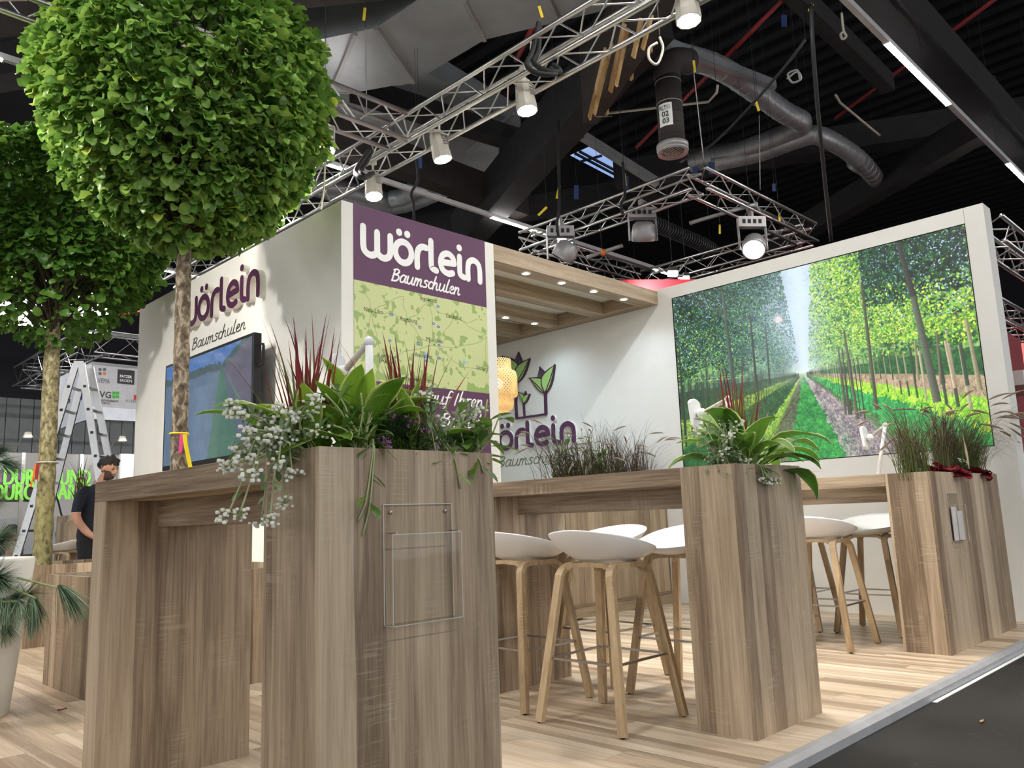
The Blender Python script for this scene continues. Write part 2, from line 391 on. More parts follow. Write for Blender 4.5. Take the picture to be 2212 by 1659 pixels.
XW = 7.85
LB = dict(y0=5.14, y1=2.00, z0=1.46, z1=3.467)           # the light box picture on the right wall
def paint_forest():
    w, h = 1180, 760
    def pos(px, py):
        p = onX(px, py, XW); return ((LB['y0']-p.y)/(LB['y0']-LB['y1'])*w, (LB['z1']-p.z)/(LB['z1']-LB['z0'])*h)
    P = Pic(w, h, pos); vx, vy = pos(1733, 806)
    n1 = vnoise(h, w, 60); n2 = vnoise(h, w, 22); n3 = vnoise(h, w, 7); n4 = vnoise(h, w, 3)
    f = .4*n1+.3*n2+.2*n3+.1*n4
    side = P.xx > vx
    # distance light between the rows
    P.a[:] = P.col((70, 118, 70)); lum = np.clip((f-.3)*2.4, 0, 1)
    lo = np.where(side[..., None], P.col((54, 96, 50)), P.col((32, 62, 48))); hi = np.where(side[..., None], P.col((168, 214, 122)), P.col((120, 168, 120)))
    P.a = lo+(hi-lo)*lum[..., None]
    gap = np.exp(-((P.xx-vx-10-(vy-P.yy)*.02)/(40+.14*np.clip(vy-P.yy, 0, 900)))**2)*(P.yy < vy)
    P.paint(gap*.97, (214, 230, 250))
    sx, sy = pos(1680, 690); glow_ = np.exp(-np.hypot(P.xx-sx, P.yy-sy)/130); P.paint(glow_*.75*(P.yy < vy), (222, 236, 255))
    # ground
    gr = P.yy > vy+ (n3-.5)*4
    t = np.clip((P.yy-vy)/(h-vy), 0, 1)
    ang = (P.xx-vx)/np.maximum(P.yy-vy, 1)
    gcol = np.zeros((h, w, 3)); 
    bands = [(-9e9, -9, (26, 54, 40), (60, 104, 60)), (-9, -4.2, (30, 66, 44), (70, 120, 60)), (-4.2, -2.3, (60, 104, 50), (190, 220, 96)), (-2.3, -.85, (24, 62, 42), (66, 128, 66)), (-.85, -.62, (96, 150, 60), (190, 214, 90)), (-.62, -.26, (66, 84, 62), (134, 134, 110)), (-.26, .42, (26, 104, 56), (84, 188, 92)),
             (.42, 1.12, (104, 98, 106), (206, 192, 190)), (1.12, 1.30, (60, 104, 66), (120, 170, 96)), (1.30, 2.2, (30, 138, 74), (98, 212, 120)), (2.2, 3.5, (112, 196, 44), (222, 250, 96)), (3.5, 6.2, (150, 128, 104), (214, 186, 156)), (6.2, 9e9, (30, 74, 44), (64, 128, 62))]
    n5 = rng.random((h, w)); fn = np.clip((.3*n3+.35*n4+.2*n2+.15*n5-.28)*2.3, 0, 1)[..., None]; aw = ang+((n2-.5)*.14+(n3-.5)*.12+(n4-.5)*.10)*np.clip(np.abs(ang), .35, 3)
    for a0, a1, c0, c1 in bands:
        mk = (aw >= a0) & (aw < a1); gcol[mk] = (P.col(c0)+(P.col(c1)-P.col(c0))*fn)[mk]
    P.a = np.where(gr[..., None], gcol, P.a)
    P.paint(np.exp(-np.hypot((P.xx-vx)/70, (P.yy-vy)/26))*.8, (236, 246, 214))
    # tall grass at the near edge
    for i in range(2600):
        x = rng.random()*w; y = vy+(h-vy)*(.35+.65*rng.random()); a = (x-vx)/(y-vy)
        if .62 < a < 1.5 and rng.random() < .9: continue
        q = rng.random(); base = np.array([40, 140, 62]) if -.2 < a < 3.1 else np.array([60, 120, 50])
        P.line((x, y), (x+rng.normal()*4, y-(5+14*(y-vy)/(h-vy))), 1.6, .6, tuple(base*(.55+.8*q)), .6)
    # far rows of posts and trunks converging on the end of the avenue
    for k in range(46):
        q = .935**k
        for sgn, A, B, n in ((1, 1.05, -1.15, 0), (1, 2.7, -.9, 1), (-1, -1.0, -1.2, 2), (-1, -2.6, -.8, 3), (1, 4.4, -.55, 4), (-1, -4.6, -.5, 5)):
            yb = vy+(h-vy)*(.98 if n in (0, 2) else (.62 if n in (1, 3) else .38))*q; xb = vx+A*(yb-vy)
            if not -20 < xb < w+20: continue
            yt = yb-(h-vy)*(1.05 if n in (0, 2) else .8)*q*1.05; ww = max(1.3, 13*q*q)
            if n in (0, 2) and k < 7: continue
            c = (66, 70, 60) if n in (0, 2) else ((176, 164, 140) if rng.random() < .5 and sgn > 0 else (58, 72, 56))
            P.line((xb-(xb-vx)*.02, yt), (xb, yb), ww*.75, ww, c, .9, .25*sgn)
    for ya, yb_, xa, xb_ in ((760, 792, 1458, 1610), (820, 810, 1460, 1610), (828, 815, 1462, 1600), (748, 690, 1925, 2130), (752, 742, 1900, 2060), (660, 640, 1960, 2120)):
        P.line(pos(xa, ya), pos(xb_, yb_), 2.4, 1.6, (206, 226, 206), .75)
    # canopies: leaf by leaf
    def crown(n, xr, yr, cols, rr, keep):
        xs = []; ys = []; rs = []; cs = []
        for i in range(n):
            x, y = xr[0]+rng.random()*(xr[1]-xr[0]), yr[0]+rng.random()*(yr[1]-yr[0]); kv = keep(x, y)
            yi, xi = int(min(max(y, 0), h-1)), int(min(max(x, 0), w-1))
            if rng.random() > kv*(.25+1.3*n2[yi, xi]): continue
            c = P.col(cols[rng.integers(len(cols))])*(.7+.6*rng.random())
            xs.append(x); ys.append(y); q_ = .35+1.0*min(1, np.hypot(x-vx, y-vy)/620); rs.append(max(1.1, (rr[0]+rng.random()*(rr[1]-rr[0]))*q_*.74)); cs.append(c*(1+.0*q_)+(1-q_)*.12)
        P.blobs(xs, ys, rs, cs)
    botL = lambda x: vy-30-(vx-x)*.10+25*math.sin(x*.03); botR = lambda x: vy-20-(x-vx)*.34
    DK = [(18, 38, 34), (26, 54, 40), (36, 70, 46), (22, 46, 46), (40, 74, 66)]; MD = [(44, 92, 48), (60, 116, 56), (84, 146, 74), (36, 78, 60)]; LT = [(150, 200, 60), (186, 220, 74), (128, 186, 70), (214, 232, 110)]; SKY = [(206, 224, 250), (176, 204, 240), (150, 186, 226)]
    gapk = lambda x, y: 0.0 if abs(x-vx-10) < 12+.12*max(vy-y, 0) else 1.0
    crown(17000, (0, vx+20), (0, vy-20), DK+MD[:2], (3, 8), lambda x, y: gapk(x, y)*(1.0 if y < botL(x)-60 else (.5 if y < botL(x) else 0)))
    crown(5200, (0, vx-60), (80, vy-20), LT[:3]+MD, (2, 6), lambda x, y: .55 if y > 170 and x < vx-60 else .12)
    crown(4200, (0, vx), (0, 330), SKY, (1.2, 3.4), lambda x, y: .55)
    crown(18000, (vx-5, w), (0, vy), MD+[(62, 118, 60)]+LT[:2], (3, 9), lambda x, y: gapk(x, y)*(1.0 if y < botR(x) else (.45 if y < vy-14 else 0)))
    crown(5200, (vx, vx+420), (0, vy-60), LT, (3, 8), lambda x, y: gapk(x, y)*(.9 if y < botR(x) and x < vx+300 else .2))
    crown(7000, (vx+260, w), (0, 300), DK+MD[:2], (4, 10), lambda x, y: 1.0 if y < 120+(x-vx)*.35 and y < 300 else .2)
    crown(5200, (vx+200, w), (150, vy-60), LT+MD[2:3], (3, 7), lambda x, y: .8 if y > 220 else .15)
    crown(3600, (vx, w), (0, vy-120), SKY, (1.3, 4.0), lambda x, y: .5)
    # near trunks
    T = [(1938, 520, 1972, 640, 15, 20, (62, 62, 58)), (1972, 640, 2024, 868, 20, 26, (92, 98, 84)), (1860, 610, 1893, 885, 9, 13, (84, 88, 70)), (1822, 715, 1852, 905, 8, 12, (96, 98, 80)), (2086, 690, 2117, 842, 10, 15, (150, 142, 112)),
         (2040, 735, 2062, 838, 7, 10, (190, 170, 140)), (2022, 715, 2032, 830, 6, 8, (120, 110, 90)), (1560, 630, 1586, 850, 12, 18, (70, 82, 74)), (1619, 680, 1634, 840, 8, 11, (52, 60, 52)), (1652, 700, 1662, 830, 6, 8, (58, 66, 56)), (1466, 760, 1482, 965, 7, 9, (48, 56, 46)),
         (1523, 770, 1528, 900, 4, 6, (60, 70, 56)), (1810, 752, 1826, 895, 6, 9, (100, 98, 84)), (1818, 752, 1833, 895, 5, 7, (84, 84, 76)), (1834, 862, 1838, 895, 9, 9, (74, 84, 60)), (1975, 735, 1983, 822, 6, 9, (150, 140, 110))]
    for x0, y0, x1, y1, w0, w1, c in T:
        P.line(pos(x0, y0), pos(x1, y1), w0*1.05, w1*1.05, c, 1, .3)
        a, b = np.array(pos(x0, y0)), np.array(pos(x1, y1))
        for k in range(14):
            p = a+(b-a)*rng.random(); P.line(p-(w0*.3, 0), p+(w0*.3*rng.random(), 2), 2, 1, tuple(np.array(c)*(.6 if rng.random() < .6 else 1.35)), .5)
    gl = np.exp(-np.hypot((P.xx-sx)/150, (P.yy-sy)/190))*.45*(P.yy < vy+40); P.paint(gl, (196, 220, 250))
    P.paint(np.exp(-((P.xx-vx)/90)**2)*(P.yy < vy)*.30, (224, 236, 250)); P.a = np.clip(P.a*1.10-.03, 0, 1)
    # sun star
    m = np.exp(-(np.hypot(P.xx-sx, P.yy-sy)/11)**2); P.paint(np.clip(m*1.6, 0, 1), (255, 255, 255))
    for k in range(14):
        a = k*math.pi/7+.2; L = 30 if k % 2 else 44
        P.line((sx, sy), (sx+L*math.cos(a), sy+L*math.sin(a)), 3.2, .3, (255, 226, 226), .8)
    return P.image('forest_avenue_print')
TVX = 3.25
TV = dict(y0=onX(405, 800, TVX).y, z1=2.72, z0=1.615)
def paint_tv(ya, yb, za, zb):
    w, h = 620, 380
    def pos(px, py): p = onX(px, py, TVX); return ((ya-p.y)/(ya-yb)*w, (zb-p.z)/(zb-za)*h)
    P = Pic(w, h, pos); f = .5*vnoise(h, w, 30)+.3*vnoise(h, w, 9)+.2*vnoise(h, w, 3)
    t = (P.yy/h)[..., None]; P.a[:] = P.col((58, 98, 158))*(1-t)+P.col((92, 138, 190))*t
    hx, hy = pos(478, 790)
    rid = np.where(P.xx < hx, hy-18+(f-.5)*26, hy-4-(P.xx-hx)*.50+(f-.5)*26)
    P.paint(((P.yy > rid)*1.0), (54, 72, 74)); P.paint(((P.yy > rid+26)*.8), (72, 90, 106))
    tr = (P.xx > hx+4)*(P.yy > rid+30)*(P.yy < hy+ (P.xx-hx)*1.9); P.paint(tr*(.45+.3*f), (104, 74, 92))
    P.paint((P.xx < hx-6)*(P.yy > rid+30)*.55, (98, 124, 158))  # bluish reflection painted over the lower left
    g = pos(430, 1010), pos(505, 1010); P.poly([(hx-5, hy+4), (hx+6, hy+4), (pos(520, 985)), (pos(445, 1000))], (52, 104, 72), alpha=.85)
    P.poly([(hx+6, hy+4), (hx+14, hy+6), pos(545, 940), pos(545, 985), pos(528, 985)], (74, 84, 104), alpha=.75)
    P.poly([(hx+15, hy+8), (hx+20, hy+8), pos(545, 905), pos(545, 938)], (84, 124, 92), alpha=.6)
    P.a *= (.86+.28*f)[..., None]; P.paint((P.yy > rid)*.30, (104, 122, 140)); P.paint((P.yy <= rid)*.25, (120, 150, 190)); P.paint(np.exp(-((P.xx-w*.45)/70)**2)*(P.yy > h*.3)*.25, (140, 160, 186))  # pale wash and soft band painted as reflections on the screen
    return P.image('display_picture')
MP = dict(x0=3.578, x1=5.042, z0=2.13, z1=2.944, y=5.333)
def paint_map():
    w, h = 900, 500
    def pos(px, py): p = onY(px, py, MP['y']); return ((p.x-MP['x0'])/(MP['x1']-MP['x0'])*w, (MP['z1']-p.z)/(MP['z1']-MP['z0'])*h)
    P = Pic(w, h, pos); P.a[:] = P.col((196, 205, 146))
    f = .5*vnoise(h, w, 44)+.4*vnoise(h, w, 20)+.1*vnoise(h, w, 7)
    yy = P.yy/h; P.paint(np.clip((f-.64+.16*np.clip(yy-.5, 0, 1))*40, 0, 1), (148, 172, 98))
    cities = {'Neu-Ulm': (802, 674), 'Ingolstadt': (925, 649), 'Augsburg': (879, 690), 'Landshut': (978, 687), 'München': (937, 745), 'Kempten': (832, 782), 'Salzburg': (1044, 800), 'G': (1030, 690), 'R': (780, 610), 'N': (960, 625), 'T': (1050, 730), 'U': (870, 640), 'V': (790, 760)}
    rr = [('Neu-Ulm', 'Augsburg'), ('Augsburg', 'München'), ('Ingolstadt', 'München'), ('München', 'Landshut'), ('München', 'Salzburg'), ('Neu-Ulm', 'Kempten'), ('Kempten', 'München'), ('Ingolstadt', 'Augsburg'), ('Landshut', 'G'), ('N', 'Ingolstadt'), ('R', 'Neu-Ulm'), ('Landshut', 'T'), ('T', 'Salzburg'), ('U', 'Augsburg'), ('V', 'Neu-Ulm'), ('V', 'Kempten'), ('Ingolstadt', 'Landshut'), ('U', 'Neu-Ulm'), ('München', 'T')]
    for a, b in rr:
        p, q = np.array(pos(*cities[a])), np.array(pos(*cities[b])); k = 14; L = np.hypot(*(q-p)); ph = rng.random(2)*6; pr = None
        for i in range(k+1):
            t = i/k; c = p+(q-p)*t+np.array([q[1]-p[1], p[0]-q[0]])/L*math.sin(t*math.pi)*(L*.10*math.sin(ph[0])+7*math.sin(ph[1]+t*9))
            if pr is not None: P.line(pr, c, 3.2, 3.2, (150, 156, 110))
            pr = c
    for px, py, rx, ry, c in ((918, 770, 9, 26, (140, 190, 212)), (1002, 783, 12, 12, (140, 190, 212)), (1024, 778, 4, 5, (140, 190, 212)), (866, 812, 7, 7, (140, 190, 212))):
        x, y = pos(px, py); P.paint((((P.xx-x)/rx)**2+((P.yy-y)/ry)**2 < 1)*1.0, c)
    for px, py in ((945, 662), (845, 680), (906, 707), (935, 699), (946, 706), (841, 736), (902, 742), (947, 746), (948, 774), (920, 780)):
        x, y = pos(px, py); P.paint((((P.xx-x)/10)**2+((P.yy-y)/7)**2 < 1)*1.0, (60, 96, 176)); P.paint((((P.xx-x)/5)**2+((P.yy-y)/2.2)**2 < 1)*1.0, (200, 214, 236))
    for n, (px, py) in cities.items():
        if len(n) < 3: continue
        x, y = pos(px, py); P.paint(((np.abs(P.xx-x) < 12)*(np.abs(P.yy-y) < 9))*.9, (160, 206, 84)); P.paint((np.hypot(P.xx-x, P.yy-y) < 4.5)*1.0, (52, 60, 44))
    return P.image('regional_map_print'), pos, cities, (w, h)
def paint_poster():
    w, h = 700, 480; P = Pic(w, h, None); f = .6*vnoise(h, w, 60)+.4*vnoise(h, w, 14)
    P.a[:] = P.col((244, 240, 234)); P.paint(np.clip((P.yy/h-.60)*5, 0, 1)*.8, (206, 208, 216))
    P.paint(np.clip((f-.5)*6, 0, 1)*(P.yy > h*.55)*.4, (180, 184, 196)); P.paint((P.xx > w*.68)*.35, (240, 226, 204))
    P.poly([(30, 70), (250, 70), (250, 200), (30, 200)], (42, 46, 34))
    for k in range(160):
        c = [(168, 96, 180), (196, 132, 206), (92, 128, 50), (226, 196, 232), (44, 62, 30)][rng.integers(5)]
        x, y = 40+rng.random()*200, 76+rng.random()*(66 if c[0] > 120 else 118); P.paint((np.hypot((P.xx-x)/12, (P.yy-y)/9) < 1)*.9, c)
    # smiling woman in a pale blue shirt
    for x, y, rx, ry, c in ((172, 350, 46, 62, (58, 40, 36)), (204, 385, 20, 56, (58, 40, 36)), (142, 392, 20, 52, (58, 40, 36)), (172, 408, 22, 34, (206, 160, 136)), (176, 358, 32, 42, (222, 178, 154))):
        P.paint((np.hypot((P.xx-x)/rx, (P.yy-y)/ry) < 1)*1.0, c)
    P.poly([(90, 480), (100, 430), (150, 405), (175, 440), (205, 405), (250, 432), (262, 480)], (150, 194, 210)); P.poly([(155, 408), (175, 446), (200, 408), (180, 420)], (206, 160, 136))
    for x, y, rx, ry, c in ((163, 352, 7, 3, (70, 48, 44)), (190, 352, 7, 3, (70, 48, 44)), (177, 380, 13, 5, (240, 236, 230)), (177, 366, 4, 5, (200, 150, 128))): P.paint((np.hypot((P.xx-x)/rx, (P.yy-y)/ry) < 1)*1.0, c)
    P.poly([(128, 352), (140, 306), (176, 300), (206, 312), (222, 352), (206, 330), (176, 318)], (58, 40, 36))
    return P.image('garden_poster_print')

# ------------------------------------------------------------------ the booth: floor, walls
fl_ = MB(); fl_.box((-2.6, 1.735, -.045), (9.4, 12.2, -.012)); FLOOR = tag(fl_.build('floor', M['floor_core']), kind='structure')
PW, PL = .196, 1.36
pm = MB(); pm.box((0, 0, -.012), (PW-.0012, PL-.0015, 0)); plank_me = pm.mesh('plank', M['oak_floor'])
for i in range(-8, 46):
    x = i*PW; off = -((i*7) % 5)*.27
    y = 1.735+off
    while y < 9.6:
        ya, yb = max(y, 1.735), min(y+PL, 9.6)
        vis = (x < 7.9 and x > -.7)
        near = yb < 6.6 or x < 3.3
        if yb-ya > .02 and vis and near and (x+.4) > (ya-1.6)*.12-.9 and not (x < .2 and ya < 3.6):
            o = place('plank', plank_me, FLOOR); o.location = (x, ya, 0); o.scale = (1, (yb-ya)/PL, 1)
        y += PL
rest = MB(); rest.box((-2.6, 9.6, -.012), (9.4, 12.2, -.0005)); rest.box((3.3, 6.6, -.0125), (7.9, 9.6, -.0008)); tag(rest.build('plank_field', M['oak_floor'], FLOOR), kind='stuff')
# aluminium edge of the platform
tr = MB(); tr.prism([(-3, 1.735, .004), (-3, 1.735, -.05), (-3, 1.672, -.05), (-3, 1.672, -.012), (-3, 1.700, .004)], (13.5, 0, 0)); tag(tr.build('trim_1', M['alu_dull']), kind='structure')
wt = MB(); wt.box((4.75, 1.642, -.05), (10.5, 1.666, -.047)); tag(wt.build('floor_tape', plain('white_tape', (226, 228, 226), .5)), 'strip of white tape on the dark hall floor along the aluminium platform edge', 'tape')
hall = N('hall_floor'); hv = hall.coord('Object'); a1 = hall.noise(hv, 1.1, 5, .6); a2 = hall.noise(hv, 7, 5, .7, 1.2); a3 = hall.noise(hv, 26, 4, .7, .8)
hc = hall.ramp(a1, [(.3, S(26, 25, 24)), (.7, S(46, 44, 42))]); hc = hall.mix(hall.math('MULTIPLY', hall.math('SUBTRACT', a2, .62, True), 2.4, True), hc, S(112, 110, 108)); hc = hall.mix(hall.math('MULTIPLY', hall.math('SUBTRACT', a3, .70, True), 3.5, True), hc, S(150, 148, 144))
hm = hall.done(hc, .62, spec=.22)
hf = MB(); hf.box((-22, -16, -.12), (34, 34, -.05)); tag(hf.build('floor_hall', hm), kind='structure')
for i, (px, py, a) in enumerate([(2120, 1558, .3)]):
    q = onZ(px, py, -.045); d = MB(); d.prism([q+Vector((-.03, -.004, 0)), q+Vector((.0, -.009, 0)), q+Vector((.035, .0, 0)), q+Vector((.0, .008, 0))], (0, 0, .003)); tag(d.build('fallen_leaf', M['raw']), 'small dry brown leaf lying on the dark hall floor', 'leaf')
q = onZ(133, 1534, .002); d = MB(); d.tube([q+Vector((-.02, .01, .004)), q+Vector((0, 0, .003)), q+Vector((.025, -.004, .008))], .004, 5); tag(d.build('plant_scrap', M['redbox']), 'small curled dry plant scrap on the pale oak floor', 'leaf')

WH = 3.592; TX0, TX1, TY0, TY1 = 3.463, 5.16, 5.333, 9.6
tower = MB(); tower.box((TX0, TY0+.1, -.045), (TX0+.1, TY1, WH)); tag(tower.build('wall_left', M['white']), kind='structure')
tf = MB(); tf.box((TX0, TY0, -.045), (TX1, TY0+.1, WH)); tf.box((TX1-.1, TY0+.1, -.045), (TX1, TY1, WH)); tf.box((TX0+.1, TY1-.1, -.045), (TX1-.1, TY1, WH)); tag(tf.build('wall_front', M['white']), kind='structure')
rw = MB()
rw.box((XW, 1.84, -.045), (XW+.22, LB['y1'], 3.612)); rw.box((XW, LB['y0'], -.045), (XW+.22, 8.35, 3.612)); rw.box((XW, LB['y1'], -.045), (XW+.22, LB['y0'], LB['z0'])); rw.box((XW, LB['y1'], LB['z1']), (XW+.22, LB['y0'], 3.612)); rw.box((XW+.05, LB['y1'], LB['z0']), (XW+.22, LB['y0'], LB['z1']))
WR = tag(rw.build('wall_right', M['white']), kind='structure')
sm = MB(); sm.box((XW-.0008, LB['y1']-.0015, LB['z1']), (XW, LB['y1']+.0015, 3.612)); sm.build('panel_joint', M['wallgrey'], WR)
bk = MB(); bk.box((TX1, 8.25, -.045), (XW, 8.35, WH)); tag(bk.build('wall_back', M['white']), kind='structure')

# light box picture
LBT = thing('forest_light_box', 'large backlit picture of a sunlit tree nursery avenue on the white wall', 'light box', (XW, 3.57, 2.4))
picture('picture', [(XW+.006, LB['y0'], LB['z0']), (XW+.006, LB['y1'], LB['z0']), (XW+.006, LB['y1'], LB['z1']), (XW+.006, LB['y0'], LB['z1'])], pic_mat('forest_picture', paint_forest(), .60), LBT, (-1, 0, 0), .03)
fr = MB()
for a, b in (((LB['y0'], LB['z0']), (LB['y1'], LB['z0']+.008)), ((LB['y0'], LB['z1']-.008), (LB['y1'], LB['z1'])), ((LB['y0'], LB['z0']), (LB['y0']-.008, LB['z1'])), ((LB['y1']+.008, LB['z0']), (LB['y1'], LB['z1']))): fr.box((XW-.002, a[0], a[1]), (XW+.006, b[0], b[1]))
fr.build('edge_profile', M['rubber'], LBT)

# ------------------------------------------------------------------ letters
GL = {  # pen strokes of the rounded logotype, x-height 1
 'w': (1.5, [[(.1, 1.12), (.1, .45), (.16, .2), (.36, .08), (.56, .1), (.74, .22)], [(.74, 1.02), (.74, .22)], [(.74, .22), (.9, .1), (1.1, .08), (1.3, .2), (1.36, .45), (1.36, 1.0)]]),
 'ö': (1.06, [[(.5+.4*math.cos(t), .5+.42*math.sin(t)) for t in np.linspace(0, 2*math.pi, 25)], 'dot', (.3, 1.27), (.7, 1.27)]),
 'r': (.72, [[(.12, .06), (.12, .5), (.2, .78), (.38, .92), (.6, .92)]]),
 'l': (.52, [[(.12, 1.26), (.12, .32), (.18, .14), (.38, .08)]]),
 'e': (1.02, [[(.1, .5), (.84, .56)], [(.84, .56), (.76, .8), (.5, .92), (.22, .8), (.1, .5), (.2, .2), (.48, .08), (.74, .14)]]),
 'i': (.46, [[(.12, .92), (.12, .32), (.18, .14), (.36, .08)], 'dot', (.12, 1.3)]),
 'n': (1.0, [[(.12, .06), (.12, .52), (.2, .8), (.46, .92), (.72, .8), (.8, .52), (.8, .06)]])}
def logotype(parent, O, ux, uy, width, xh, depth, face, side=None, sw=.225, skip=0):
    tot = sum(GL[c][0] for c in 'wörlein')-.1; k = width/tot; x = 0; n = Vector(ux).cross(Vector(uy)).normalized()
    for c in 'wörlein':
        adv, st = GL[c]; f, b = MB(), MB(); O2 = Vector(O)+Vector(ux)*(x*k)
        def stroke(pts, w):
            P = [(p[0]*k, p[1]*xh) for p in pts]
            if side: ribbon(b, P, w, O2, ux, uy, depth-.004, 0); ribbon(f, P, w, O2, ux, uy, depth, depth-.004)
            else: ribbon(f, P, w, O2, ux, uy, depth, 0)
        it = iter(range(len(st))); dot = False
        for s in st:
            if s == 'dot': dot = True
            elif dot: stroke([s, (s[0]+.001, s[1]+.001)], sw*xh*1.12)
            else: stroke(s, sw*xh)
        x += adv
        if side: lo = b.build('letter', side, parent); f.build('letter_face', face, lo)
        else: f.build('letter', face, parent)
HS = {  # handwriting, x-height 1
 'B': (.75, [[(.14, 1.5), (.05, .7), (.0, 0)], [(.0, 1.42), (.35, 1.58), (.58, 1.35), (.42, 1.0), (.12, .86)], [(.12, .86), (.55, .78), (.6, .38), (.38, .06), (-.04, .02)]]),
 'a': (.78, [[(.58, .86), (.34, 1), (.1, .7), (.06, .25), (.22, .02), (.46, .25), (.6, .9)], [(.62, .95), (.54, .3), (.62, .04), (.78, .14)]]),
 'u': (.78, [[(.06, 1), (.02, .35), (.16, .02), (.42, .25), (.56, .98)], [(.56, .98), (.5, .25), (.6, .03), (.74, .12)]]),
 'm': (1.0, [[(.08, .98), (.0, 0)], [(.04, .5), (.22, .94), (.36, .85), (.34, .4), (.3, 0)], [(.34, .5), (.54, .94), (.68, .85), (.66, .3), (.72, .03), (.88, .12)]]),
 's': (.52, [[(.44, .9), (.2, .98), (.08, .72), (.34, .42), (.3, .1), (-.02, .04)]]),
 'c': (.52, [[(.46, .84), (.26, .98), (.05, .6), (.08, .18), (.26, .02), (.5, .16)]]),
 'h': (.72, [[(.2, 1.8), (.08, .9), (.0, 0)], [(.04, .45), (.26, .93), (.42, .8), (.4, .25), (.48, .02), (.64, .1)]]),
 'l': (.42, [[(.22, 1.8), (.08, .8), (.06, .15), (.18, .02), (.34, .1)]]),
 'e': (.58, [[(.06, .45), (.36, .6), (.42, .85), (.24, .98), (.05, .6), (.1, .12), (.3, .02), (.54, .16)]]),
 'n': (.74, [[(.08, .98), (.0, 0)], [(.04, .5), (.28, .94), (.44, .82), (.42, .25), (.5, .02), (.66, .12)]]),
 'F': (.7, [[(.24, 1.5), (.1, .7), (-.04, -.1)], [(-.05, 1.4), (.3, 1.55), (.75, 1.55)], [(.05, .8), (.5, .84)]]),
 'r': (.5, [[(.08, .98), (.0, 0)], [(.04, .5), (.2, .9), (.44, .94)]]),
 'd': (.76, [[(.52, .84), (.3, .96), (.08, .65), (.06, .25), (.22, .03), (.44, .25), (.56, .7)], [(.72, 1.75), (.56, .7), (.54, .2), (.66, .05)]]),
 'f': (.5, [[(.62, 1.6), (.42, 1.7), (.28, 1.3), (.14, .2), (.02, -.5)], [(.02, .86), (.5, .94)]]),
 'I': (.4, [[(.22, 1.5), (.08, .6), (.02, 0)]]), ' ': (.45, []), 'z': (.5, [])}
def handwriting(mb, text, O, ux, uy, xh, width, pen, depth, slant=.12):
    tot = sum(HS[c][0] for c in text); k = width/tot; x = 0
    for c in text:
        for st in HS[c][1]: ribbon(mb, [((x+p[0]+slant*p[1])*k, p[1]*xh) for p in st], pen, O, ux, uy, depth, 0, n=4, capn=3)
        x += HS[c][0]

LU, UZ = Vector((0, -1, 0)), Vector((0, 0, 1))
lx = TX0-.0
s1 = thing('company_sign', 'raised aubergine letters of the nursery name on the white wall above the big display', 'sign', (lx, 7.3, 3.0))
yl = onX(404, 660, 3.40).y; yr = onX(566, 640, 3.40).y
yr = onX(560, 640, 3.40).y
logotype(s1, (lx, yl+.15, 3.06), LU, UZ, yl+.15-yr, .262, .065, M['purple_dk'], M['acryl_side'], .235)
hw = MB(); handwriting(hw, 'Baumschulen', (lx-.001, onX(418, 735, lx).y+.02, 2.83), LU, UZ, .072, 1.17, .011, .002); hw.build('lettering', M['ink'], s1)

# map panel on the tower front
PN = thing('map_panel', 'tall aubergine and green map panel with the nursery name on the white tower', 'panel', (4.3, TY0, 2.6))
px0, px1 = MP['x0'], MP['x1']; RX = Vector((1, 0, 0))
b = MB(); b.box((px0, TY0-.006, MP['z1']), (px1, TY0, WH)); b.build('upper_field', M['purple'], PN)
b = MB(); b.box((px0, TY0-.006, 1.2), (px1, TY0, MP['z0'])); b.build('lower_field', M['purple'], PN)
im, mpos, cities, (mw, mh) = paint_map()
picture('map', [(px0, TY0-.0065, MP['z0']), (px1, TY0-.0065, MP['z0']), (px1, TY0-.0065, MP['z1']), (px0, TY0-.0065, MP['z1'])], pic_mat('map_print', im), PN, (0, -1, 0), .006)
logotype(PN, (3.645, TY0-.006, 3.165), RX, UZ, 1.34, .222, .004, M['print_white'], None, .265)
hw = MB(); handwriting(hw, 'Baumschulen', (3.955, TY0-.006, 3.005), RX, UZ, .068, .76, .015, .003, .15); hw.build('lettering', M['print_white'], PN)
for s_, x_, z_, w_ in (('Freude auf Ihren', 3.80, 1.99, 1.16), ('Besuch', 4.46, 1.80, .5)):
    hw = MB(); handwriting(hw, s_, (x_, TY0-.006, z_), RX, UZ, .072, w_, .013, .003, .15); hw.build('lettering', M['print_white'], PN)
for n, (px, py, w) in {'Neu-Ulm': (785, 667, .17), 'Ingolstadt': (907, 643, .17), 'Augsburg': (862, 687, .17), 'Landshut': (963, 681, .165), 'München': (920, 732, .17), 'Kempten': (815, 766, .165), '(Allgäu)': (818, 777, .155), 'Salzburg': (1028, 793, .13), 'Ammersee': (895, 765, .17), 'Partenkirchen': (874, 816, .26)}.items():
    q = onY(px, py, TY0); ct = MB(); put_text(ct, n, False, (q.x, TY0-.0068, q.z-.02), RX, UZ, .038, w*1.1); ct.build('lettering', M['ink'], PN)

